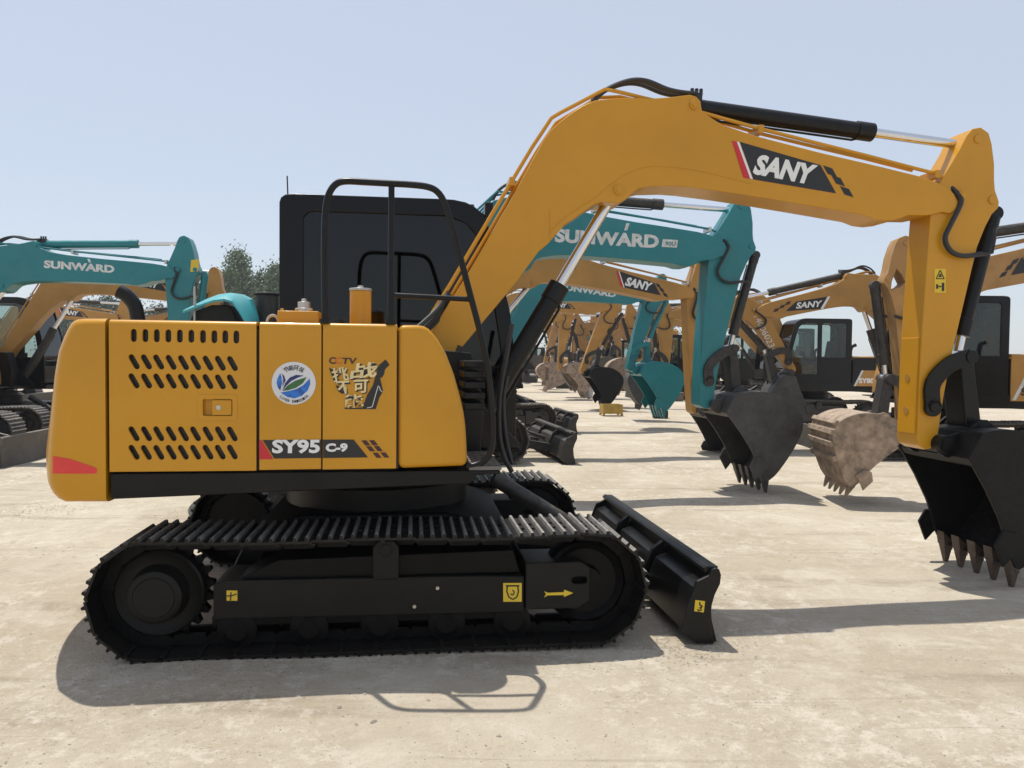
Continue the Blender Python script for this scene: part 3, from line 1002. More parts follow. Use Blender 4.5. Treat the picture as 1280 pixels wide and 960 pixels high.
def undercarriage(root, full, shoe_m, frame_m, blade_m, blade=True, bu=0.0):
    for s in (-1, 1):
        track(root, s, full, shoe_m, frame_m)
    q = MB()
    q.prism([(-0.75, 0.22), (0.95, 0.22), (0.80, 0.52), (0.45, 0.60), (-0.35, 0.60), (-0.62, 0.50)], -0.62, 0.62)
    q.prism([(-0.55, 0.25), (0.7, 0.25), (0.7, 0.40), (-0.55, 0.40)], -0.74, 0.74)
    q.make('track_cross_frame', M['black_deep'] if full else frame_m, root, bevel=0.02)
    q = MB()
    q.cyl((0.05, 0, 0.59), (0.05, 0, 0.72), 0.56, n=48)
    q.cyl((0.05, 0, 0.72), (0.05, 0, 0.80), 0.50, n=48)
    q.make('slew_ring', M['black_frame'], root, bevel=0.006)
    if blade:
        d = bu
        q = MB()
        q.prism([(1.862 + d, 0.385), (1.835 + d, 0.28), (1.824 + d, 0.2), (1.832 + d, 0.1), (1.862 + d, -0.018), (1.838 + d, -0.018), (1.80 + d, 0.1), (1.795 + d, 0.2), (1.80 + d, 0.29), (1.822 + d, 0.385)], -1.08, 1.08)
        for va, vb in ((-1.079, -0.43), (-0.33, 0.33), (0.43, 1.079)):
            q.prism([(1.802 + d, 0.03), (1.665 + d, 0.055), (1.70 + d, 0.20), (1.73 + d, 0.275), (1.802 + d, 0.30)], va, vb)
        for v in (-0.38, 0.38):
            q.prism([(1.80 + d, 0.04), (1.64 + d, 0.045), (1.67 + d, 0.20), (1.72 + d, 0.31), (1.80 + d, 0.37)], v - 0.018, v + 0.018)
        q.prism([(1.825 + d, 0.386), (1.825 + d, 0.36), (1.79 + d, 0.35), (1.78 + d, 0.375), (1.80 + d, 0.39)], -1.08, 1.08)
        bl = q.make('dozer_blade', blade_m, root, bevel=0.005)
        for s in (-1, 1):
            v0, v1 = sorted((s * 1.082, s * 1.105))
            MB().prism([(1.801 + d, 0.345), (1.815 + d, 0.372), (1.84 + d, 0.384), (1.858 + d, 0.375), (1.868 + d, 0.345), (1.864 + d, 0.30), (1.835 + d, 0.24), (1.821 + d, 0.19), (1.812 + d, 0.1), (1.836 + d, -0.018),
                        (1.742 + d, -0.012), (1.652 + d, 0.06), (1.69 + d, 0.20), (1.735 + d, 0.315)], v0, v1).make('blade_end_plate', blade_m, bl, bevel=0.005)
        for s in (-1, 1):
            q = MB()
            q.prism([(0.70, 0.33), (0.70, 0.21), (1.2, 0.16), (1.69 + d, 0.08), (1.70 + d, 0.17), (1.2, 0.30)], s * 0.40 - 0.05, s * 0.40 + 0.05)
            q.make('push_arm', frame_m, bl, bevel=0.006)
        cy = MB()
        cy.cyl((0.78, 0, 0.70), (1.24, 0, 0.415), 0.05)
        cy.cyl((1.20, 0, 0.44), (1.72 + d, 0, 0.20), 0.03)
        cy.make('blade_cylinder', M['black_dusty'], bl)

def house_common(root, paint, gl, cw_m=None):
    q = MB()
    q.prism([(-1.155, 0.904), (-1.155, 0.782), (0.55, 0.838), (0.57, 0.88), (0.70, 0.885), (0.70, 0.904)], -1.094, -0.45)
    q.prism([(-1.155, 0.904), (-1.155, 0.785), (0.55, 0.838), (0.72, 0.86), (0.72, 0.904)], -0.45, 0.172)
    q.prism([(-1.155, 0.904), (-1.155, 0.782), (0.535, 0.836), (0.98, 0.85), (0.98, 0.904)], 0.172, 1.094)
    q.make('base_frame', M['black_frame'], root, bevel=0.008)
    c = counterweight(root, cw_m or paint)
    q = MB()
    q.box(-1.16, -0.62, -1.06, 1.06, 0.905, 1.555)
    q.box(-0.62, 0.18, -1.06, 0.13, 0.905, 1.555)
    q.make('engine_bay', M['inside'], root)
    cb = cab(root, M['cab_black'] if gl == M['glass'] else M['black'], gl)
    q = MB()
    q.prism([(0.20, 0.905), (0.20, 1.45), (0.34, 1.52), (0.60, 1.50), (0.68, 1.20), (0.66, 0.94), (0.66, 0.905)], -0.42, -0.17)
    q.prism([(0.20, 0.905), (0.30, 1.47), (0.48, 1.50), (0.74, 1.12), (0.92, 0.95), (0.92, 0.905)], 0.148, 0.172)
    q.prism([(0.20, 0.905), (0.30, 1.47), (0.48, 1.50), (0.74, 1.12), (0.92, 0.95), (0.92, 0.905)], -0.168, -0.148)
    q.make('boom_bracket', M['black'], root, bevel=0.008)
    return c, cb

NOSE = [(0.186,1.627),(0.28,1.628),(0.311,1.623),(0.335,1.61),(0.377,1.563),(0.421,1.488),(0.463,1.382),(0.497,1.262),(0.512,1.195),(0.521,1.131),(0.527,1.051),(0.53,0.979),(0.531,0.927),(0.19,0.917)]

# ------------------------------------------------------------------ the freshly painted excavator in front
def main_excavator():
    fr = (-0.889, 4.846, 7.5)
    root = thing('excavator', 'freshly painted amber excavator with black cab and handrail, largest and nearest of all', 'excavator', fr[:2], fr[2], 'excavators parked in the yard')
    amber = M['amber']
    undercarriage(root, True, M['shoe'], M['black_frame'], M['black'])
    cw, cb = house_common(root, amber, M['glass'])
    # red reflector film on the counterweight, bent round its rear corner
    prof = [(-1.415,0.992),(-1.331,0.977),(-1.268,0.952),(-1.218,0.931),(-1.21,0.917),(-1.215,0.906),(-1.331,0.907),(-1.415,0.908)]
    b = MB()
    bm = b.bm
    top = [(-1.415,0.992),(-1.404,0.99),(-1.39,0.988),(-1.331,0.977),(-1.268,0.954),(-1.218,0.935),(-1.21,0.929)]
    bot = [(-1.415,0.908),(-1.405,0.908),(-1.391,0.908),(-1.331,0.907),(-1.268,0.906),(-1.219,0.906),(-1.212,0.907)]
    cols = []
    for (p, q) in zip(top, bot):
        e = max(0.0, min(1.0, (p[0] + 1.422 - 0.0) / 0.03))
        v = -1.1016 + 0.04 * (1 - math.sqrt(max(0.0, 1 - (1 - e) ** 2)))
        cols.append((bm.verts.new((p[0], v, p[1])), bm.verts.new((q[0], v, q[1]))))
    for i in range(len(cols) - 1):
        bm.faces.new((cols[i][0], cols[i + 1][0], cols[i + 1][1], cols[i][1]))
    b.make('reflector', M['reflector'], cw)
    # engine door with its rows of slots
    zt = ZT - 0.033
    holes = []
    for c in [(-1.045,1.563),(-0.993,1.563),(-0.942,1.563),(-0.89,1.563),(-0.838,1.563),(-0.786,1.563),(-0.733,1.562),(-0.681,1.562),(-0.631,1.562),(-0.58,1.562)]:
        holes.append(slot(c[0], c[1] - 0.006, 0.026, 0.062, 0))
    for row in ([(-1.044,1.433),(-0.989,1.433),(-0.934,1.433),(-0.878,1.432),(-0.822,1.431),(-0.767,1.431),(-0.71,1.43),(-0.654,1.43),(-0.598,1.429)],
                [(-1.045,1.343),(-0.989,1.343),(-0.934,1.343),(-0.878,1.343),(-0.823,1.342),(-0.767,1.342),(-0.711,1.342),(-0.654,1.341),(-0.599,1.341)],
                [(-1.046,1.093),(-0.99,1.093),(-0.935,1.093),(-0.879,1.093),(-0.823,1.092),(-0.768,1.092),(-0.711,1.092),(-0.654,1.092),(-0.599,1.091)],
                [(-1.046,1.005),(-0.991,1.004),(-0.935,1.004),(-0.879,1.004),(-0.824,1.004),(-0.768,1.004),(-0.711,1.004),(-0.655,1.004),(-0.599,1.004)]):
        for c in row:
            holes.append(slot(c[0], c[1], 0.026, 0.078, 0.5))
    lr = [(-0.734,1.178),(-0.598,1.258)]
    latch_hole = rrect(lr[0][0], lr[1][0], lr[0][1], lr[1][1], 0.008)
    holes.append(latch_hole)
    b = MB().prism([(-1.156, 0.913), (-0.4875, 0.913), (-0.4875, zt), (-1.156, zt)], -1.1, -1.082, holes=holes)
    hood_shoulder(b, -1.156, -0.4875, -0.3, inner=1.082)
    door = b.make('engine_door', amber, root, bevel=0.003)
    lo = [(-0.756,1.155),(-0.574,1.281)]
    b = MB().prism(rrect(lo[0][0], lo[1][0], lo[0][1], lo[1][1], 0.015), -1.103, -1.0995, holes=[latch_hole])
    b.make('latch_frame', amber, door, bevel=0.0025)
    b = MB().box(lr[0][0] - 0.004, lr[1][0] + 0.004, -1.075, -1.07, lr[0][1] - 0.004, lr[1][1] + 0.004)
    pd = [(-0.692,1.181),(-0.602,1.254)]
    b.prism(rrect(pd[0][0], pd[1][0], pd[0][1], pd[1][1], 0.004), -1.098, -1.078)
    la = b.make('door_latch', amber, door, bevel=0.002)
    kc = [(-0.662,1.218)][0]
    MB().cyl((kc[0], -1.0985, kc[1]), (kc[0], -1.101, kc[1]), 0.012, n=20).make('lock_cylinder', M['steel'], door)
    # two side panels and the rounded nose
    panels = []
    for u0, u1 in ((-0.4735, -0.1825), (-0.1755, 0.1795)):
        p = MB().prism([(u0, 0.916), (u1, 0.919), (u1, zt), (u0, zt)], -1.1, -1.07)
        hood_shoulder(p, u0, u1, -0.3)
        panels.append(p.make('side_panel', amber, root, bevel=0.003))
    MB().prism(NOSE, -1.1, -0.44).make('nose_panel', amber, root, bevel=0.03, seg=4)
    b = MB()
    b.box(-1.16, -0.62, -0.31, 1.07, ZT - 0.03, ZT - 0.003)
    b.box(-0.6195, 0.18, -0.31, 0.13, ZT - 0.03, ZT - 0.003)
    b.box(-1.16, -0.62, 1.07, 1.098, 0.92, ZT - 0.003)
    b.make('hood_top', amber, root, bevel=0.006)
    # dark backing sheet behind the panel gaps and slots
    b = MB()
    b.box(-1.165, 0.19, -1.072, -1.062, 0.915, ZT - 0.035)
    b.make('panel_backing', M['rubber'], root)
    b = MB()
    b.box(0.54, 0.705, -1.09, -0.45, 0.905, 0.925)
    for i in range(4):
        for k in range(8):
            u, v = 0.562 + i * 0.041, -1.06 + k * 0.08
            b.prism_z([(u - 0.012, v - 0.004), (u + 0.012, v - 0.004), (u + 0.012, v + 0.004), (u - 0.012, v + 0.004)], 0.9255, 0.930)
    b.make('tread_plate', M['grate'], root, bevel=0.003)
    # handrail
    V = -1.075
    P = [(-0.169,1.63),(-0.17,1.762),(-0.172,1.917),(-0.172,2.057),(-0.167,2.181),(-0.152,2.254),(-0.122,2.302),(-0.076,2.321),(0.016,2.321),(0.147,2.319),(0.248,2.317),(0.323,2.31),(0.37,2.29),(0.406,2.24),(0.442,2.135),(0.541,1.781),(0.591,1.598),(0.624,1.455),(0.646,1.31),(0.658,1.153),(0.66,1.064),(0.649,0.995),(0.613,0.947),(0.565,0.927),(0.528,0.923)]
    b = MB().tube([(p[0], V, p[1]) for p in P], 0.0165, n=12, sm=3)
    hr = b.make('handrail', M['black'], root)
    b = MB()
    P = [(0.149,2.313),(0.148,2.122),(0.148,1.887),(0.147,1.635)]
    b.tube([(p[0], V, p[1]) for p in P], 0.0155, n=12)
    P = [(0.15,1.773),(0.537,1.761)]
    b.tube([(p[0], V, p[1]) for p in P], 0.0135, n=12)
    b.make('handrail_bar', M['black'], hr)
    for p in [(-0.169,1.634),(0.147,1.639)]:
        MB().cyl((p[0], V, ZT - 0.002), (p[0], V, ZT + 0.02), 0.026, n=16).make('rail_foot', M['black'], hr)
    # filler, tank, lifting eye, exhaust
    v = -0.85
    q = [(-0.41,1.64),(-0.21,1.693),(-0.398,1.677)]
    b = MB().box(q[0][0], q[1][0], v - 0.13, v + 0.13, ZT - 0.002, q[1][1])
    for du in (0.02, 0.09, 0.16):
        b.cyl((q[0][0] + du, v - 0.11, q[1][1]), (q[0][0] + du, v - 0.11, q[1][1] + 0.012), 0.01, n=6)
    fl = b.make('filler_plate', amber, root, bevel=0.004)
    c = [(-0.298,1.691)][0]
    MB().cyl((c[0], v, q[1][1]), (c[0], v, q[1][1] + 0.022), 0.045, n=20).cyl((c[0], v, q[1][1] + 0.02), (c[0], v, q[1][1] + 0.055), 0.032, n=20).cyl((c[0], v, q[1][1] + 0.055), (c[0], v, q[1][1] + 0.07), 0.014, n=12).make('filler_cap', M['steel'], fl, bevel=0.004)
    v = -0.80
    c0, c1 = [(-0.016,1.649),(-0.017,1.813)]
    t = MB().cyl((c0[0], v, ZT - 0.02), (c0[0], v, c1[1]), 0.056, n=32).make('breather_tank', amber, root, bevel=0.004)
    MB().cyl((c0[0], v, c1[1]), (c0[0], v, c1[1] + 0.014), 0.059, n=32).cyl((c0[0], v, c1[1] + 0.014), (c0[0], v, c1[1] + 0.028), 0.016, n=12).make('tank_cap', M['steel'], t, bevel=0.003)
    c = [(-0.445,1.641)][0]
    ring = [(c[0] + 0.028 * math.cos(a), -0.9, ZT + 0.008 + 0.034 * math.sin(a)) for a in [math.pi * i / 10 for i in range(11)]]
    MB().tube(ring, 0.0075, n=8).make('lifting_eye', M['steel'], root)
    P = [(-1.356,1.655),(-1.363,1.702),(-1.378,1.763),(-1.418,1.815),(-1.463,1.842)]
    ex = [(p[0], -0.1, p[1]) for p in P]
    MB().tube(ex, 0.042, n=20, sm=4).make('exhaust_pipe', M['black'], root)
    # cab roof fittings
    b = MB()
    a = [(-0.557,2.529),(-0.562,2.648)]
    b.tube([(a[0][0], 0.3, 2.50), (a[1][0], 0.3, a[1][1])], 0.005, n=6)
    b.make('antenna', M['rubber'], cb)
    b = MB()
    for u in (-0.14, 0.30, 0.66):
        MB().cyl((u, 0.45, 2.49), (u, 0.45, 2.535), 0.018, n=10).make('roof_bolt', M['rubber'], cb)
    w = [(0.754,2.466)][0]
    MB().box(w[0] - 0.02, w[0] + 0.035, 0.24, 0.36, w[1] - 0.05, w[1] + 0.05).box(w[0] - 0.06, w[0] - 0.02, 0.28, 0.31, w[1] - 0.05, w[1] - 0.02).make('work_lamp', M['black'], cb, bevel=0.008)
    # hoses between hood and boom
    b = MB()
    for k, P in enumerate(([(0.24,1.606),(0.305,1.664),(0.376,1.732),(0.428,1.795),(0.475,1.877)], [(0.259,1.587),(0.334,1.655),(0.4,1.723),(0.447,1.79),(0.489,1.863)], [(0.287,1.578),(0.362,1.651),(0.424,1.718),(0.466,1.781),(0.504,1.853)])):
        b.tube([(p[0], -0.3 + 0.04 * k + 0.05 * i, p[1]) for i, p in enumerate(P)], 0.016, n=8, sm=4)
    b.make('hydraulic_hose', M['rubber'], root)
    b = MB()
    for k, P in enumerate(([(0.534,1.541),(0.506,1.447),(0.521,1.316),(0.561,1.127),(0.581,0.938)], [(0.847,1.675),(0.82,1.508),(0.779,1.268),(0.776,1.028),(0.807,0.883),(0.856,0.786)], [(0.827,1.363),(0.804,1.217),(0.821,0.998),(0.862,0.827)])):
        b.tube([(p[0], -0.4 + 0.05 * k, p[1]) for p in P], 0.015, n=8, sm=4)
    b.make('swivel_hose', M['rubber'], root)
    b = MB()
    for i in range(5):
        b.box(0.52, 0.63, -0.95, -0.5, 1.20 + i * 0.055, 1.235 + i * 0.055)
    b.make('front_grille', M['black'], root, bevel=0.008)
    # arm
    arm = digging_arm(root, dict(S=S0, B=B0, paint=amber, bucket_mat=M['bucket_new'], tooth_mat=M['tooth'], main=True))
    st, bo = arm['stick'], arm['boom']
    fbv = -arm['hv']
    O, E1, TL = [(2.374,2.656),(3.108,2.56),(2.299,2.863)]
    ang = math.atan2(E1[1] - O[1], E1[0] - O[0])
    ln = math.hypot(E1[0] - O[0], E1[1] - O[1])
    ctr = rot2((0.42 * ln, 0.14 * ln), ang)
    brand_logo(bo, O[0] + ctr[0], O[1] + ctr[1], ang, ln, fbv)
    b = MB().tube([(p[0], -0.1405, p[1]) for p in [(1.104,2.405),(1.107,2.215)]], 0.003, n=6)
    b.tube([(p[0], -0.1405, p[1]) for p in [(1.101,2.255),(1.202,2.358),(1.385,2.485),(1.555,2.622),(1.747,2.701),(2.055,2.689),(2.434,2.617)]], 0.0025, n=6, sm=4)
    b.make('weld_seam', amber, bo)
    # stick face plate with three bored marks, and its warning sticker
    sv = arm['sv']
    W4 = [(3.755,2.107),(3.838,2.109),(3.843,1.947),(3.76,1.945)]
    decal('warning_sticker', M['yellow'], st, [W4], -sv - 0.003)
    tri = [(3.797,2.097),(3.828,2.041),(3.769,2.04)]
    tri2 = [(3.797,2.084),(3.817,2.047),(3.78,2.046)]
    decal('warning_sign', M['ink'], st, seg2(tri + [tri[0]], 0.006) + [[(3.794,2.073),(3.803,2.073),(3.81,2.052),(3.786,2.051)]] +
          [[(3.77,2.002),(3.785,2.002),(3.786,1.973),(3.771,1.972)], [(3.789,1.992),(3.809,1.992),(3.809,1.984),(3.789,1.984)], [(3.812,2.014),(3.829,2.014),(3.83,1.958),(3.813,1.957)]], -sv - 0.0052)
    # stiffening plate on the belly side of the stick
    pl = [arm['fs'](p) for p in [(3.677,1.662),(3.663,0.956)]]
    b = MB()
    b.prism([(pl[0][0] + 0.012, pl[0][1] - 0.02), (pl[0][0] - 0.012, pl[0][1] - 0.02), (pl[1][0] - 0.012, pl[1][1] + 0.03), (pl[1][0] + 0.012, pl[1][1] + 0.03)], -sv + 0.02, sv - 0.02)
    b.make('stick_wear_plate', amber, st, bevel=0.004)
    b = MB()
    for k, zf in enumerate((0.42, 0.74)):
        u = pl[0][0] + (pl[1][0] - pl[0][0]) * zf - 0.013
        z = pl[0][1] + (pl[1][1] - pl[0][1]) * zf
        b = MB().cyl((u + 0.004, 0, z), (u - 0.003, 0, z), 0.026, n=18)
        b.make('plug', M['amber_used'], st)
    # model plate across the two side panels
    vv = -1.1022
    p2, p3 = panels
    decal('model_plate_red', M['red'], p2, [[(-0.473,1.062),(-0.463,1.062),(-0.408,0.969),(-0.473,0.969)]], vv)
    decal('model_plate', M['ink'], p2, [[(-0.457,1.062),(-0.182,1.063),(-0.182,0.974),(-0.403,0.972)]], vv)
    decal('model_plate', M['ink'], p3, [[(-0.174,1.063),(-0.027,1.063),(0.043,0.975),(-0.173,0.973)]], vv)
    sq = []
    for x, y in ((449.5, 549.3), (458.8, 549.2), (455.2, 556.6), (464.6, 556.4), (463.2, 564.6), (472.6, 564.3)):
        a = [(-0.188,1.256),(-0.184,1.252)]
        k = a[1][0] - a[0][0]
        base = [(-0.188,1.256)][0]
        f = lambda dx, dy: (base[0] + (x + dx - 400) * k, base[1] - (y + dy - 500) * k)
        sq.append([f(0, 0), f(6.2, -0.1), f(11, 6.2), f(4.8, 6.3)])
    decal('model_plate_squares', M['maroon'], p3, sq, vv)
    b = MB()
    A = [(-0.414,0.996),(-0.188,0.996),(-0.412,1.064)]
    text(b, 'SY95', vv - 0.002, A[0], A[1], A[2], 0.04)
    b.make('model_number', M['white'], p2, flat=True)
    b = MB()
    A = [(-0.161,1.002),(-0.056,1.003),(-0.16,1.045)]
    text(b, 'C-9', vv - 0.002, A[0], A[1], A[2], 0.055)
    b.make('model_number', M['white'], p3, flat=True)
    # round sticker: leaves over a blue globe, ringed by writing
    c = [(-0.312,1.337)][0]
    R = 0.1035
    f = lambda s: [(c[0] + (float(a.split(',')[0]) - 490) / 375 * R, c[1] - (float(a.split(',')[1]) - 470) / 375 * R) for a in s.split()]
    decal('round_sticker', M['sticker_white'], p2, [circ(c[0], c[1], R, 40)], vv)
    v2 = vv - 0.0016
    decal('sticker_leaf', M['blue'], p2, [f("200,470 215,390 262,298 283,370 290,470 262,600 222,550")], v2)
    decal('sticker_leaf', M['navy'], p2, [f("296,600 345,470 425,370 530,325 660,335 560,372 450,430 370,510"), f("292,300 330,350 352,425 322,480 308,380"), f("300,520 306,400 316,500")], v2)
    decal('sticker_leaf', M['green'], p2, [f("300,608 395,505 510,430 620,392 712,362 645,470 530,550 400,592")], v2)
    decal('sticker_globe', M['blue'], p2, [f("268,635 420,606 550,568 660,500 762,385 772,480 725,600 620,695 500,735 380,712")], v2)
    b = MB()
    for i, ch in enumerate('节能环保'):
        a = math.radians(118 - i * 19)
        cc = (c[0] + 0.72 * R * math.cos(a), c[1] + 0.72 * R * math.sin(a))
        t = a - math.pi / 2
        w = 0.12 * R
        P = lambda x, y: (cc[0] + rot2((x, y), t)[0], cc[1] + rot2((x, y), t)[1])
        text(b, ch, v2 - 0.001, P(-w, -w), P(w, -w), P(-w, w), 0.012)
    b.make('sticker_writing', M['ink'], p2, flat=True)
    b = MB()
    for i, ch in enumerate('LOWER EMISSION'):
        if ch == ' ': continue
        a = math.radians(228 + i * 6.7)
        cc = (c[0] + 0.855 * R * math.cos(a), c[1] + 0.855 * R * math.sin(a))
        t = a + math.pi / 2
        w = 0.042 * R
        P = lambda x, y: (cc[0] + rot2((x, y), t)[0], cc[1] + rot2((x, y), t)[1])
        text(b, ch, v2 - 0.001, P(-w, -1.5 * w), P(w, -1.5 * w), P(-w, 1.5 * w), 0.015)
    b.make('sticker_writing', M['ink'], p2, flat=True)
    # television show sticker: leaning cream characters with a black drop shadow
    f = lambda s: [T1((400 + float(a.split(',')[0]) / 9.6, 420 + float(a.split(',')[1]) / 9.6)) for a in s.split()]
    base = [(-0.036,1.374),(-0.032,1.37)]
    kk = base[1][0] - base[0][0]
    T1 = lambda p: (base[0][0] + (p[0] - 440) * kk, base[0][1] - (p[1] - 470) * kk)
    decal('sticker_shadow', M['ink'], p3, [f("660,455 700,345 772,282 818,345 765,400 755,455 735,492 708,500 745,655 700,735 660,868 500,868 560,700 625,590"),
                                          f("120,385 172,410 200,560 180,560"), f("195,592 235,596 240,620 330,680 270,690 230,665"), f("300,850 500,850 500,868 300,868")], vv)
    v3 = vv - 0.0018
    b = MB()
    for ch, s in (('挑', "184,572 370,540 152,410"), ('战', "368,534 677,502 397,347"), ('不', "247,707 407,696 207,557"), ('可', "410,696 582,686 414,540"), ('能', "312,868 534,862 304,708")):
        A = f(s)
        text(b, ch, vv - 0.0003, A[0], A[1], A[2], 0.05)
    b.make('sticker_drop_shadow', M['ink'], p3, flat=True)
    b = MB()
    for ch, s in (('挑', "172,560 358,528 140,398"), ('战', "356,522 665,490 385,335"), ('不', "235,695 395,684 195,545"), ('可', "398,684 570,674 402,528"), ('能', "300,856 522,850 292,696")):
        A = f(s)
        text(b, ch, v3, A[0], A[1], A[2], 0.024)
    b.make('sticker_characters', M['cream'], p3, flat=True)
    decal('sticker_glint', M['white'], p3, seg2(f("690,590 660,690 620,840 560,855"), 0.003) + seg2(f("700,600 715,650 738,665"), 0.003), v3)
    for m, s, txt in ((M['maroon'], "120,342 200,342 120,262", 'C'), (M['orange'], "190,342 270,342 190,262", 'C'), (M['maroon'], "262,342 430,342 275,268", 'TV')):
        A = f(s)
        b = MB()
        text(b, txt, vv, A[0], A[1], A[2], 0.03)
        b.make('sticker_title', m, p3, flat=True)
    # lifting marks on the track frame and blade
    tr = [o for o in root.children if o.name.startswith('track') and 'cross' not in o.name][0]
    v4 = -1.0335
    decal('lift_sticker', M['yellow'], tr, [[(-0.641,0.315),(-0.59,0.313),(-0.59,0.263),(-0.641,0.265)]], v4)
    decal('lift_mark', M['ink'], tr, seg2([(-0.648,0.289),(-0.62,0.288),(-0.593,0.297)], 0.006) + seg2([(-0.62,0.306),(-0.622,0.266)], 0.006), v4 - 0.0018)
    decal('lift_sticker', M['yellow'], tr, [[(0.726,0.314),(0.822,0.312),(0.823,0.214),(0.727,0.217)]], v4)
    hook = [(0.747,0.299),(0.801,0.298),(0.806,0.269),(0.798,0.24),(0.777,0.228),(0.756,0.241),(0.745,0.27),(0.747,0.299)]
    decal('lift_mark', M['ink'], tr, seg2(hook, 0.007) + seg2([(0.739,0.3),(0.81,0.298)], 0.007) + seg2([(0.774,0.278),(0.785,0.265),(0.777,0.251),(0.764,0.257)], 0.006), v4 - 0.0018)
    v5 = -1.0415
    decal('direction_arrow', M['yellow'], tr, [[(0.938,0.268),(0.959,0.259),(1.043,0.26),(1.043,0.273),(1.092,0.254),(1.043,0.235),(1.043,0.245),(0.959,0.246),(0.938,0.236),(0.949,0.252)]], v5)
    bl = [o for o in root.children if o.name.startswith('dozer_blade')][0]
    decal('lift_sticker', M['yellow'], bl, [[(1.727,0.219),(1.78,0.211),(1.774,0.152),(1.722,0.16)]], -1.1085)
    decal('lift_mark', M['ink'], bl, seg2([(1.751,0.207),(1.752,0.192),(1.765,0.186),(1.756,0.175),(1.75,0.18)], 0.007) + seg2([(1.756,0.175),(1.761,0.165),(1.744,0.161),(1.741,0.172)], 0.006), -1.1103)
    b = MB()
    for p in [(0.39,0.297),(0.274,0.206)]:
        b.cyl((p[0], -1.029, p[1]), (p[0], -1.036, p[1]), 0.009, n=10)
    b.make('grease_nipple', M['steel'], tr)
    return root

# ------------------------------------------------------------------ the other machines of the yard
def yard_excavator(cf):
    fr = cf['fr']
    root = thing('excavator', cf['label'], 'excavator', fr[:2], fr[2], 'excavators parked in the yard')
    k_ = cf.get('scale', 1.0)
    root.scale = (k_, k_, k_)
    cf['S'] = (cf['S'][0] / k_, cf['S'][1] / k_)
    cf['B'] = (cf['B'][0] / k_, cf['B'][1] / k_)
    paint = cf['paint']
    shoe_m = cf.get('shoe', M['shoe_dirty'])
    undercarriage(root, False, shoe_m, cf.get('frame_mat', M['black_dusty']), cf.get('blade_mat', M['black_dusty']), cf.get('blade', True), cf.get('bu', 0.0))
    cw, cb = house_common(root, paint, cf.get('glass', M['glass_clear']), cf.get('cw', None))
    zt = ZT - 0.033
    u = -1.156
    if not cf.get('open_hood'):
        p = MB().prism([(u, 0.913), (-0.4875, 0.913), (-0.4875, zt), (u, zt)], -1.1, -1.08, holes=[slot(-1.06 + 0.06 * i, zz, 0.026, 0.08, 0.5) for i in range(9) for zz in (1.42, 1.1)]).make('engine_door', paint, root, bevel=0.003)
        b = MB()
        hood_shoulder(b, u, 0.18, -0.3)
        b.box(u, -0.62, -0.31, 1.05, ZT - 0.03, ZT - 0.003)
        b.box(-0.6195, 0.18, -0.31, 0.13, ZT - 0.03, ZT - 0.003)
        b.make('hood_top', paint, root)
    p = MB().prism([(-0.4735, 0.916), (0.1795, 0.919), (0.1795, zt), (-0.4735, zt)], -1.1, -1.07).make('side_panel', paint, root, bevel=0.003)
    MB().prism(NOSE, -1.1, -0.44).make('nose_panel', paint, root, bevel=0.03)
    lp = MB().prism([(u, 0.913), (-0.62, 0.913), (-0.62, zt), (u, zt)], 1.08, 1.1).make('side_panel', paint if not cf.get('dark_side') else M['black'], root, bevel=0.003)
    b = MB()
    hood_shoulder(b, u, -0.62, 1.0, side=1)
    b.make('panel_top_edge', paint, lp)
    sk = MB().box(-0.62, 0.93, 1.085, 1.1, 0.80, 1.0).make('side_skirt', M['black'], root)
    if cf.get('side_label'):
        decal('side_stripe', M['white_worn'], lp, [[(-0.645, 0.93), (-0.70, 0.93), (-0.88, 1.30), (-0.825, 1.30)]], 1.1025)
        if cf.get('dark_side'):
            decal('side_field', paint, lp, [[(-0.705, 0.93), (-1.15, 0.93), (-1.15, 1.30), (-0.885, 1.30)]], 1.1025)
        b = MB()
        text(b, cf['side_label'], 1.1045, (-0.77, 1.0), (-1.12, 1.0), (-0.77, 1.12), 0.04)
        b.make('model_number', M['white'] if cf.get('dark_side') else M['ink'], lp, flat=True)
    cf.setdefault('cyl', M['black_dusty'])
    arm = digging_arm(root, cf)
    if cf.get('exhaust', True):
        MB().tube([(-0.95, 0.2, 1.6), (-0.95, 0.2, 1.78), (-0.99, 0.2, 1.88), (-1.08, 0.2, 1.92)], 0.042, n=12, sm=4).make('exhaust_pipe', M['black'], root)
    return root, arm

def boom_logo(root, arm, v, ln=0.71, shift=0.0):
    """the plate of the front machine carried over to another boom"""
    fb = arm['fb']
    O, E1 = [fb(p) for p in [(2.374,2.656),(3.108,2.56)]]
    a = Vector(O)
    d = (Vector(E1) - a).normalized()
    ang = math.atan2(d.y, d.x)
    c = rot2((0.42 * ln, 0.14 * ln), ang)
    sgn = 1 if v < 0 else -1
    if v < 0:
        brand_logo(arm['boom'], a.x + c[0] + shift, a.y + c[1], ang, ln, v)
    else:
        brand_logo(arm['boom'], a.x + c[0] + shift, a.y + c[1], ang, ln, v, mirror=False)

main_excavator()

# row behind the front machine, all facing right
def text_on(parent, body, v, quad, m, bold=0.02, name='lettering'):
    b = MB()
    text(b, body, v, quad[0], quad[1], quad[2], bold)
    return b.make(name, m, parent, flat=True)

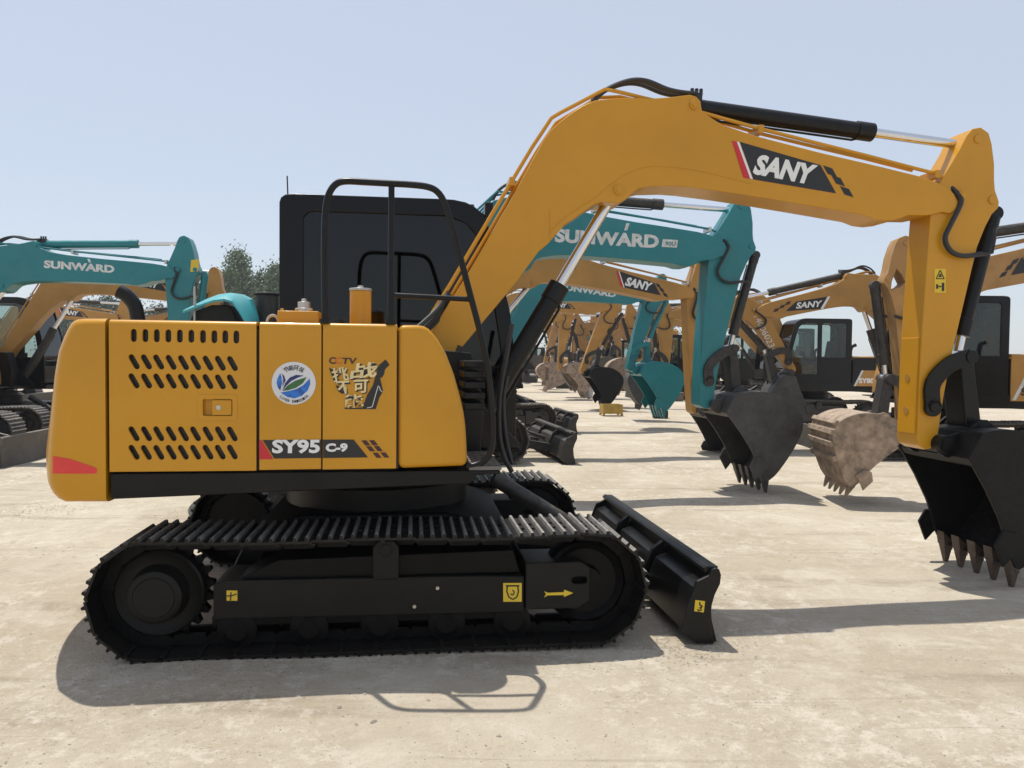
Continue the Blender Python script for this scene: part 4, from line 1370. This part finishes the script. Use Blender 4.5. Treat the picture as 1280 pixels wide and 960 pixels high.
def teal_machine_near():
    S, Bp = [(4.176,2.8),(4.039,0.976)]
    root, arm = yard_excavator(dict(fr=(-1.72, 8.34, 7.5), label='teal excavator with big white boom lettering directly behind the front machine', paint=M['teal'], S=S, B=Bp,
        bucket_mat=M['bucket_worn'], bucket_ang=0.10, bucket_size=1.09, th=1.28, th_stick=1.1, F=(1.12, 0.98), blade=False, open_hood=True, hv=0.16))
    A = [(2.166,2.754),(3.345,2.72),(2.173,2.904)]
    text_on(arm['boom'], 'SUNWARD', -arm['hv'] - 0.002, A, M['white_worn'], 0.048)
    t = [(2.947,2.908),(2.984,2.909),(3.01,2.989),(2.973,2.988)]
    decal('lettering_tick', M['white_worn'], arm['boom'], [t], -arm['hv'] - 0.002)
    decal('model_plate', M['white_worn'], arm['boom'], [[(3.394,2.825),(3.57,2.821),(3.557,2.736),(3.381,2.74)]], -arm['hv'] - 0.002)
    A = [(3.418,2.754),(3.538,2.752),(3.426,2.803)]
    text_on(arm['boom'], '90U', -arm['hv'] - 0.004, A, M['teal'], 0.02)
    # hood lid standing open, with the dark engine and the air cleaner under it
    near = [(p[0], p[1]) for p in [(-1.603,1.903),(-1.513,1.94),(-1.415,1.981),(-1.313,2.018),(-1.211,2.032),(-1.139,2.014),(-1.077,1.929),(-1.016,1.827),(-0.968,1.733)]]
    far = [(p[0], p[1]) for p in [(-1.634,1.922),(-1.539,1.99),(-1.443,2.05),(-1.332,2.102),(-1.211,2.121),(-1.115,2.111),(-1.021,2.067),(-0.966,1.884),(-0.945,1.767)]]
    b = MB()
    g = []
    for k in range(7):
        t = k / 6
        row = []
        for off in (0.0, -0.022):
            row.append([b.bm.verts.new((n_[0] * (1 - t) + f_[0] * t, -0.6 + 0.45 * t, n_[1] * (1 - t) + f_[1] * t + off + 0.03 * math.sin(math.pi * t))) for n_, f_ in zip(near, far)])
        g.append(row)
    for k in range(6):
        for i in range(len(near) - 1):
            for o_ in (0, 1):
                b.bm.faces.new((g[k][o_][i], g[k][o_][i + 1], g[k + 1][o_][i + 1], g[k + 1][o_][i]))
    for k in (0, 6):
        for i in range(len(near) - 1):
            b.bm.faces.new((g[k][0][i], g[k][0][i + 1], g[k][1][i + 1], g[k][1][i]))
    for k in range(6):
        for i in (0, len(near) - 1):
            b.bm.faces.new((g[k][0][i], g[k + 1][0][i], g[k + 1][1][i], g[k][1][i]))
    b.make('hood_lid', M['teal_sunlit'], root)
    MB().box(-1.16, -0.62, -0.57, 1.0, 1.4, 1.80).prism([(-1.57,1.807),(-1.517,1.911),(-1.357,1.977),(-1.173,1.981),(-1.096,1.799)], -0.5, 0.3).make('engine', M['inside'], root, bevel=0.02)
    MB().cyl((-1.5, -0.55, 1.6), (-1.5, -0.55, 2.15), 0.012, n=8).make('hood_prop', M['steel'], root)
    c = [(-0.907,1.902),(-0.908,2.132),(-0.775,2.134)]
    r = c[2][0] - c[1][0]
    b = MB().cyl((c[0][0], 0, c[0][1] - 0.3), (c[0][0], 0, c[1][1] - 0.01), r * 0.88, n=28).cyl((c[0][0], 0, c[1][1] - 0.01), (c[0][0], 0, c[1][1] + 0.012), r * 1.05, n=28)
    b.box(c[0][0] - r * 1.0, c[0][0] - r * 0.8, -0.04, 0.04, c[0][1] - 0.05, c[0][1] + 0.08)
    b.make('air_cleaner', M['black_dusty'], root, bevel=0.006)
teal_machine_near()

S, Bp = [(4.65,2.58),(4.743,0.578)]
r_, a_ = yard_excavator(dict(fr=(-1.65, 11.7, 10), label='amber excavator whose lettered boom shows right under the big teal boom', paint=M['amber_used'], S=S, B=(Bp[0] , Bp[1] + 0.1),
    bucket_mat=M['bucket_worn'], bucket_ang=0.05, th=0.82, th_stick=0.76, bu=0.2, scale=1.16, bucket_size=0.88))
K2 = lambda P: [(p[0] / 1.16, p[1] / 1.16) for p in P]
def plate_at(m, arm, quad, v):
    O, E1, TL = quad
    d = Vector(E1) - Vector(O)
    ang = math.atan2(d.y, d.x)
    ln = d.length
    c = rot2((0.42 * ln, 0.14 * ln), ang)
    brand_logo(arm['boom'], O[0] + c[0], O[1] + c[1], ang, ln, v)
plate_at('A2', a_, K2([(3.361,2.63),(4.119,2.485),(3.265,2.884)]), -a_['hv'])
W4 = K2([(4.624,1.928),(4.733,1.93),(4.737,1.737),(4.628,1.735)])
decal('warning_sticker', M['yellow'], a_['stick'], [W4], -a_['sv'] - 0.003)

S, Bp = [(3.77,2.922),(3.364,1.278)]
r_, a_ = yard_excavator(dict(fr=(-0.7, 16.3, 8), label='teal excavator farther back with teal bucket, third from the front in its row', paint=M['teal'], S=S, B=Bp,
    bucket_mat=M['teal'], bucket_ang=0.12, bucket_size=1.18, th=1.0, cyl=M['teal'], bu=0.05))
A = [(1.692,2.964),(2.918,2.822),(1.708,3.1)]
text_on(a_['boom'], 'SUNWARD', -a_['hv'] - 0.002, A, M['white_worn'], 0.048)

for k, (fr, ss, lab, bm_, ba, bsz) in enumerate((
    ((-1.6, 22.6, 7), [(4.59,3.101),(3.809,1.099)], 'used amber excavator with black bucket hanging over a yellow crate', M['bucket_new'], 0.1, 1.25),
    ((-1.9, 28.6, 7), [(3.925,3.111),(3.828,1.117)], 'used amber excavator with rusty brown bucket, just left of the black bucket', M['bucket_dirty'], 0.25, 1.3),
    ((-2.4, 35.5, 7), [(4.648,3.542),(4.067,1.365)], 'distant amber excavator with pale dusty bucket, second farthest of its row', M['bucket_dirty'], -0.5, 1.35),
    ((-3.1, 44.6, 7), [(4.596,3.725),(4.1,1.564)], 'farthest amber excavator in the row, small grey bucket', M['bucket_grey'], 0.1, 1.3))):
    r_, a_ = yard_excavator(dict(fr=fr, label=lab, paint=M['amber_used'] if k != 2 else M['amber_dirty'], S=ss[0], B=ss[1], bucket_mat=bm_, bucket_ang=ba, bucket_size=bsz, th=1.1, bu=0.1))
    boom_logo(r_, a_, -a_['hv'])

# row to the left, facing right
S, Bp = [(4.097,2.701),(4.205,1.41)]
Bp = (Bp[0], 0.98)
r_, a_ = yard_excavator(dict(fr=(-8.9, 10.7, 7.5), label='teal excavator at the left edge with white boom lettering and grey dozer blade', paint=M['teal'], S=S, B=Bp, bucket_mat=M['bucket_grey'],
    bucket_ang=0.1, th=0.95, F=(0.7, 1.15), blade_mat=M['blade_grey'], cyl=M['teal'], bu=0.35, hv=0.16))
A = [(2.306,2.683),(3.242,2.633),(2.309,2.794)]
text_on(a_['boom'], 'SUNWARD', -a_['hv'] - 0.002, A, M['white_worn'], 0.048)
decal('lettering_tick', M['white_worn'], a_['boom'], [[(2.901,2.777),(2.933,2.778),(2.912,2.828),(2.88,2.827)]], -a_['hv'] - 0.002)
decal('warning_sticker', M['yellow'], a_['stick'], [[(4.277,2.852),(4.388,2.866),(4.376,2.694),(4.266,2.679)]], -a_['sv'] - 0.003)
S, Bp = [(3.905,2.647),(3.903,1.371)]
r_, a_ = yard_excavator(dict(fr=(-9.5, 13.8, 7.5), label='amber excavator behind the left teal one, its boom arching under the teal boom', paint=M['amber_used'], S=S, B=(Bp[0], 1.0), bucket_mat=M['bucket_worn'], bucket_ang=0.1, th=0.95))
plate_at('L2', a_, [(2.603,2.737),(3.267,2.622),(2.535,2.967)], -a_['hv'])
S, Bp = [(4.065,2.576),(4.187,1.115)]
r_, a_ = yard_excavator(dict(fr=(-15.2, 21.5, 7), label='amber excavator far back at left, small lettered boom low over the hood', paint=M['amber_used'], S=S, B=(Bp[0], 1.0), bucket_mat=M['bucket_worn'], bucket_ang=0.1, th=0.9))
boom_logo(r_, a_, -a_['hv'])
S, Bp = [(3.904,2.54),(3.809,0.962)]
r_, a_ = yard_excavator(dict(fr=(-7.8, 24, 178), label='amber excavator far back at left facing the other way, boom rising rightward', paint=M['amber_used'], S=S, B=(Bp[0], 1.0), bucket_mat=M['bucket_worn'], bucket_ang=0.1, th=0.9))
O, E1 = [(3.272,2.613),(2.69,2.817)]
boom_logo(r_, a_, a_['hv'])

# row at the right, facing left
S, Bp = [(4.082,2.343),(4.165,0.711)]
r_, a_ = yard_excavator(dict(fr=(8.3, 7.9, 175), label='dusty amber excavator facing left with mud caked ribbed bucket behind the front stick', paint=M['amber_dirty'], S=S, B=Bp, bucket_mat=M['bucket_dirty'],
    bucket_ang=0.38, bucket_size=0.89, bucket_wide=1.22, th=1.0, wear_strips=True, stick_holes=[[(4.253,2.466),(4.202,2.407),(4.16,2.323),(4.207,2.281),(4.304,2.238),(4.298,2.331)]], side_label='SY75', cyl=M['black_dusty']))
boom_logo(r_, a_, a_['hv'])
S, Bp = [(2.997,2.332),(2.392,1.294)]
r_, a_ = yard_excavator(dict(fr=(7.0, 12.8, 178), label='amber excavator facing left with white number painted on its curled stick', paint=M['amber_used'], S=S, B=Bp, bucket_mat=M['bucket_worn'], bucket_ang=-0.9, bucket_size=0.9,
    th=0.95, th_stick=0.8, side_label='SY65', glass=M['glass_clear'], arm_ratio=0.7))
def plate_left(arm, quad, v):
    """mirrored plate on the left hand face of a boom that points left: quad = foot left, foot right, in the side view"""
    O, E1 = quad
    d = Vector(O) - Vector(E1)
    ang = math.atan2(d.y, d.x)
    return ang
q = [(2.55,2.314),(1.781,2.373),(2.553,2.432),(1.941,2.51),(1.734,2.57)]
def left_plate(arm, pts, v):
    """pts: foot left, foot right, head right, head left of the black field, white slash and squares follow"""
    fl, frr, hr, hl, e = pts
    decal('logo_plate', M['ink'], arm['boom'], [[fl, frr, hr, hl]], v + 0.003)
    dx, dz = frr[0] - hr[0], frr[1] - hr[1]
    k = 0.06
    decal('logo_slash', M['white'], arm['boom'], [[(frr[0] - 0.008, frr[1]), (frr[0] - 0.05, frr[1] - 0.004), (hr[0] - 0.05, hr[1] + 0.006), (hr[0] - 0.008, hr[1] + 0.004)]], v + 0.003)
    sq = []
    for i in range(3):
        t = 0.12 + 0.36 * i
        p = (fl[0] + (hl[0] - fl[0]) * (1 - t) + 0.06 + 0.035 * i, fl[1] + (hl[1] - fl[1]) * (1 - t))
        sq.append([(p[0], p[1] + 0.03), (p[0] + 0.075, p[1] + 0.01), (p[0] + 0.10, p[1] - 0.045), (p[0] + 0.025, p[1] - 0.025)])
    decal('logo_squares', M['maroon'], arm['boom'], sq, v + 0.003)
left_plate(a_, [(2.485,2.314),(1.924,2.358),(1.812,2.557),(2.318,2.474),(1.734,2.57)], a_['hv'])
text_on(a_['boom'], 'SANY', a_['hv'] + 0.005, [(2.322,2.355),(1.912,2.391),(2.299,2.461)], M['white'], 0.034)
A = [(3.001,2.218),(2.687,1.625),(2.91,2.259)]
text_on(a_['stick'], '140060234', a_['sv'] + 0.003, A, M['white_worn'], 0.0, 'painted_number')
S, Bp = [(3.592,2.655),(3.686,1.1)]
r_, a_ = yard_excavator(dict(fr=(7.4, 19.2, 180), label='excavator facing left with glazed black cab seen between teal bucket and front stick', paint=M['amber_used'], S=S, B=Bp, bucket_mat=M['bucket_worn'], bucket_ang=0.2, th=1.0, side_label='SY80', dark_side=True))
boom_logo(r_, a_, a_['hv'])
for k, (fr, ss, lab) in enumerate((
    ((8.6, 24.5, 180), [(4.756,2.873),(4.631,1.374)], 'distant amber excavator facing left, half hidden behind the teal bucket arm'),
    ((8.8, 30, 180), [(4.84,3.121),(4.691,1.441)], 'distant amber excavator facing left, seen over the black bucket'),
    ((9, 37, 180), [(4.997,3.346),(4.856,1.504)], 'farthest amber excavator facing left, near the middle of the yard'))):
    r_, a_ = yard_excavator(dict(fr=fr, label=lab, paint=M['amber_dirty'] if k == 1 else M['amber_used'], S=ss[0], B=ss[1], bucket_mat=M['bucket_dirty'] if k == 0 else M['bucket_grey'], bucket_ang=0.15, bucket_size=1.15, th=1.0))

for k, (x, y, yaw, su, bu_, pm, lab) in enumerate((
    (0.6, 52, -94, 3.4, 3.2, 'amber_used', 'far amber excavator with its front to us, leftmost of the back row'),
    (3.7, 50, -88, 3.7, 3.3, 'amber_dirty', 'far amber excavator with its front to us, second in the back row'),
    (6.6, 53, -97, 3.3, 2.8, 'amber_used', 'far amber excavator with its front to us, third in the back row'),
    (9.8, 50, -90, 3.8, 3.6, 'amber_used', 'far amber excavator with its front to us, fourth in the back row'),
    (12.9, 54, -86, 3.5, 3.0, 'amber_dirty', 'far amber excavator with its front to us, fifth in the back row'),
    (16.2, 51, -93, 3.6, 3.4, 'amber_used', 'far amber excavator with its front to us, rightmost of the back row'),
    (6.6, 31, -178, 3.9, 3.7, 'amber_dirty', 'amber excavator facing left deep in the yard, in front of the back row'),
    (5.6, 39.5, -175, 3.7, 3.5, 'amber_used', 'amber excavator facing left deep in the yard, farther and left of its neighbour'),
    (7.6, 43, 178, 3.8, 3.6, 'amber_dirty', 'amber excavator facing left deep in the yard, with the tallest boom there'),
    (3.6, 42, -96, 3.4, 3.2, 'amber_used', 'amber excavator deep in the yard with its cab front towards us'),
    (5.2, 47, -84, 3.6, 3.1, 'amber_dirty', 'dusty amber excavator deep in the yard with its cab front towards us'),
    (1.9, 64, -170, 3.6, 3.2, 'amber_used', 'amber excavator in the last row, boom raised to the left'),
    (8.4, 66, -10, 3.5, 3.2, 'amber_dirty', 'amber excavator in the last row, boom raised to the right'))):
    yard_excavator(dict(fr=(x, y, yaw), label=lab, paint=M[pm], S=(su, 2.9 + 0.15 * (k % 3)), B=(bu_, 1.25), bucket_mat=M['bucket_dirty'] if k % 2 else M['bucket_grey'], bucket_ang=0.1 - 0.15 * (k % 3), bucket_size=1.1))

# ------------------------------------------------------------------ small things on the ground
q = [(2.68,20.7),(3.87,20.0),(2.93,29.22),(6.2,28.72)]
c = thing('crate', 'dusty yellow steel crate on the ground under a black bucket', 'crate', q[0], 8)
b = MB().box(-0.27, 0.27, -0.2, -0.18, 0.05, 0.3).box(-0.27, 0.27, 0.18, 0.2, 0.05, 0.3).box(-0.27, -0.25, -0.179, 0.179, 0.05, 0.3).box(0.25, 0.27, -0.179, 0.179, 0.05, 0.3).box(-0.249, 0.249, -0.179, 0.179, 0.05, 0.07)
b.make('crate_body', M['crate_yellow'], c, bevel=0.004)
for x, y in ((-0.25, -0.18), (0.25, -0.18), (0.25, 0.18), (-0.25, 0.18)):
    MB().box(x - 0.03, x + 0.03, y - 0.03, y + 0.03, 0, 0.049).make('foot', M['crate_yellow'], c)
c = thing('toolbox', 'dark low box with a green sack lying on top, right of the teal bucket', 'box', q[1], -5)
MB().box(-0.19, 0.19, -0.15, 0.15, 0.0, 0.2).make('box_body', M['black_dusty'], c, bevel=0.015)
MB().tube([(-0.1, -0.155, 0.15), (-0.1, -0.18, 0.15), (0.1, -0.18, 0.15), (0.1, -0.155, 0.15)], 0.01).make('handle', M['steel'], c)
def sack(name, label, loc, r, m, seed):
    rr = random.Random(seed)
    bm = bmesh.new()
    bmesh.ops.create_icosphere(bm, subdivisions=3, radius=1)
    for v in bm.verts:
        d = v.co.normalized()
        k = 1 + 0.12 * math.sin(5 * d.x + 3 * d.y + seed) + 0.08 * math.sin(9 * d.y - 4 * d.z) + rr.uniform(-.03, .03)
        v.co = Vector((d.x * r[0] * k, d.y * r[1] * k, max(-0.0, d.z * 0.5 + 0.5) * r[2] * k))
    me = bpy.data.meshes.new(name)
    bm.to_mesh(me)
    bm.free()
    me.materials.append(m)
    me.shade_smooth()
    o = link(name, me)
    o.location = loc
    return tag(o, label, 'sack')
sack('sack', 'crumpled green sack lying on the low dark box', (q[1][0], q[1][1], 0.19), (0.16, 0.13, 0.14), M['plastic_green'], 2)
sack('sack', 'pale upright sack on the ground beside the rusty brown bucket', (q[2][0], q[2][1], 0), (0.16, 0.16, 0.55), M['bucket_plastic'], 5)
b = MB().prism([(-0.17, 0), (0.17, 0), (0.22, 0.32), (-0.22, 0.32)], -0.17, 0.17)
o = b.make('basin', M['blade_grey'], None, bevel=0.02)
o.location = (*q[3], 0)
tag(o, 'grey plastic basin on the ground right of the teal bucket', 'basin')

# ------------------------------------------------------------------ loose stones and crumbs on the ground
CRUMBS = [(x, y, 45, 0.10) for x, y in [(-1.82,3.55),(-1.57,3.58),(-1.29,3.64),(-0.99,3.68),(-0.69,3.73),(-0.38,3.77),(-0.07,3.81),(0.26,3.84),(0.55,3.88)]] + [(x, y, n, sp) for (x, y), n, sp in zip([(0.87,3.86),(1.11,4.0),(0.75,3.99),(-1.22,3.44),(-0.6,3.45),(3.46,7.15),(-3.08,5.68),(-4.6,7.1),(-4.44,7.34),(-2.98,7.34),(2.88,10.57),(1.43,11.3),(2.24,5.9)], (160, 90, 120, 25, 30, 40, 60, 160, 120, 120, 60, 50, 40), (0.16, 0.12, 0.12, 0.03, 0.25, 0.3, 0.3, 0.3, 0.2, 0.35, 0.5, 0.4, 0.3))]
def pebbles():
    rr = random.Random(11)
    bm = bmesh.new()
    base = [Vector(p) for p in ((1, 0, 0), (-0.5, 0.87, 0), (-0.5, -0.87, 0), (0.1, 0.1, 0.8), (-0.9, 0, 0.35), (0.5, 0.8, 0.4), (0.45, -0.8, 0.3))]
    for i in range(4200):
        d = 2.2 * (1 / (1 - rr.random() * 0.93)) ** 0.75
        x = rr.uniform(-0.75, 0.75) * d
        y = d
        s = rr.choice((0.0015, 0.002, 0.002, 0.003, 0.003, 0.004)) * rr.uniform(0.6, 1.5) * (1 if rr.random() < 0.985 else 2.6)
        if d > 8: s *= 1.6
        R3 = Matrix.Rotation(rr.uniform(0, 6.28), 3, 'Z')
        sc = Vector((rr.uniform(0.7, 1.4), rr.uniform(0.6, 1.0), rr.uniform(0.4, 0.8)))
        z = (hgt(x, y) - 0.02 if -12 < x < 12 and y < 16 else -0.016)
        vs = [bm.verts.new(R3 @ Vector((p.x * sc.x * s, p.y * sc.y * s, p.z * sc.z * s)) + Vector((x, y, z))) for p in base]
        for f in ((0, 5, 3), (0, 3, 6), (6, 3, 4), (4, 3, 5), (0, 1, 5), (1, 4, 5), (4, 2, 6), (2, 0, 6), (1, 2, 4)):
            bm.faces.new([vs[k] for k in f])
    for cx, cy, n, sp in CRUMBS:                                   # clods pushed up at the blade and the track ends
        for i in range(n):
            x, y = cx + rr.gauss(0, sp), cy + rr.gauss(0, sp * 0.6)
            s = rr.uniform(0.003, 0.010)
            z = hgt(x, y) - 0.02
            R3 = Matrix.Rotation(rr.uniform(0, 6.28), 3, 'Z')
            vs = [bm.verts.new(R3 @ Vector((p.x * s, p.y * s, p.z * s * 0.8)) + Vector((x, y, z))) for p in base]
            for f in ((0, 5, 3), (0, 3, 6), (6, 3, 4), (4, 3, 5), (0, 1, 5), (1, 4, 5), (4, 2, 6), (2, 0, 6), (1, 2, 4)):
                bm.faces.new([vs[k] for k in f]).material_index = 1
    me = bpy.data.meshes.new('pebbles')
    bm.to_mesh(me)
    bm.free()
    me.materials.append(M['stone'])
    me.materials.append(M['ground'])
    o = link('pebbles', me)
    o['kind'] = 'stuff'
pebbles()

# ------------------------------------------------------------------ trees behind the yard
def crown_mesh(seed, h, r, n, m):
    rr = random.Random(seed)
    bm = bmesh.new()
    clumps = []
    for i in range(46):
        z = rr.uniform(0.12, 0.98)
        w = math.sin(min(1, (1.04 - z) * 1.9) * math.pi / 2) * (0.55 + 0.45 * min(1, z * 4))
        a = rr.uniform(0, 6.28)
        q = rr.uniform(0.15, 1.0) * w * r
        clumps.append((Vector((q * math.cos(a), q * math.sin(a), z * h)), rr.uniform(0.35, 0.75) * r * (0.5 + 0.5 * w)))
    for i in range(n):
        c, cr = rr.choice(clumps)
        d = Vector((rr.gauss(0, 1), rr.gauss(0, 1), rr.gauss(0, 1.2))) * cr * 0.5
        p = c + d
        s = rr.uniform(0.09, 0.2)
        a = Vector((rr.gauss(0, 1), rr.gauss(0, 1), rr.gauss(0, 1))).normalized()
        b = a.orthogonal().normalized()
        e = a.cross(b)
        bm.faces.new([bm.verts.new(p + b * s * x + e * s * y) for x, y in ((-1, 0), (0, -0.55), (1, 0), (0, 0.55))])
    me = bpy.data.meshes.new('crown')
    bm.to_mesh(me)
    bm.free()
    me.materials.append(m)
    return me, clumps

def trunk_mesh(seed, h, clumps):
    rr = random.Random(seed)
    q = MB()
    bm = q.bm
    q.cyl((0, 0, -0.3), (0.1, 0.05, h * 0.55), h * 0.018, h * 0.010, 8)
    q.cyl((0.1, 0.05, h * 0.55), (0.0, 0.0, h * 0.95), h * 0.010, h * 0.002, 8)
    for c, cr in clumps[::3]:
        z0 = max(0.15 * h, c.z - rr.uniform(0.1, 0.22) * h)
        q.cyl((0.05, 0, z0), c, h * 0.005, h * 0.0015, 5)
    return q.mesh('trunk', M['bark'])

TREES = []
for k, (h, r, n) in enumerate(((12.5, 2.2, 15000), (11.0, 2.6, 16000), (6.5, 3.2, 13000))):
    me, cl = crown_mesh(30 + k, h, r, n, M['leaf'] if k < 2 else M['leaf_dark'])
    TREES.append((me, trunk_mesh(60 + k, h, cl)))
def tree(kind, px, d, s, label, group, name='poplar_tree'):
    x = (px - 640) / 961 * d
    t = thing(name, label, 'tree', (x, d), RND.uniform(0, 360), group)
    t.scale = (s, s, s * RND.uniform(0.95, 1.08))
    link('crown', TREES[kind][0], t)
    link('trunk', TREES[kind][1], t)
for px, d, k, s, lab in ((256, 86, 1, 0.82, 'shorter poplar at the left end, partly behind the teal stick'), (284, 78, 0, 0.84, 'slim poplar between the amber stick top and the tallest poplar'), (272, 82, 1, 0.9, 'leftmost tall poplar beside the amber stick top'), (301, 80, 0, 0.95, 'tallest slender poplar in the group left of the black cab'),
                         (325, 84, 1, 0.92, 'poplar between the tallest one and the black cab'), (349, 81, 0, 0.9, 'poplar partly hidden by the edge of the black cab'),
                         (372, 85, 1, 1.0, 'poplar standing right behind the black cab')):
    tree(k, px, d, s, lab, 'poplars behind the yard')
for px, d, s, lab in ((88, 100, 0.95, 'low bushy tree far left under the teal boom'), (112, 104, 1.1, 'low bushy tree under the middle of the teal boom'), (138, 100, 1.25, 'rounded bushy tree under the teal boom, right of its neighbours'),
                      (165, 106, 1.0, 'small bushy tree behind the exhaust pipe'), (196, 100, 1.1, 'bushy tree behind the teal stick'), (704, 110, 0.85, 'bushy tree far behind the boom cylinder'),
                      (728, 116, 0.85, 'bushy tree in the gap under the far teal boom'), (820, 112, 1.1, 'bushy tree far behind the lettered amber boom')):
    tree(2, px, d, s, lab, 'low trees on the horizon', 'bushy_tree')

# ------------------------------------------------------------------ dusty air over the yard
def haze():
    m = bpy.data.materials.new('dusty_air')
    m.use_nodes = True
    N, L = m.node_tree.nodes, m.node_tree.links
    N.remove(N['Principled BSDF'])
    v = N.new('ShaderNodeVolumePrincipled')
    v.inputs['Color'].default_value = (0.93, 0.95, 1.0, 1)
    v.inputs['Density'].default_value = 0.0008
    v.inputs['Anisotropy'].default_value = 0.3
    L.new(v.outputs[0], N['Material Output'].inputs['Volume'])
    o = MB().box(-150, 150, -12, 180, -1.1, 16).make('haze', m, None, flat=True)
    o['kind'] = 'stuff'
haze()
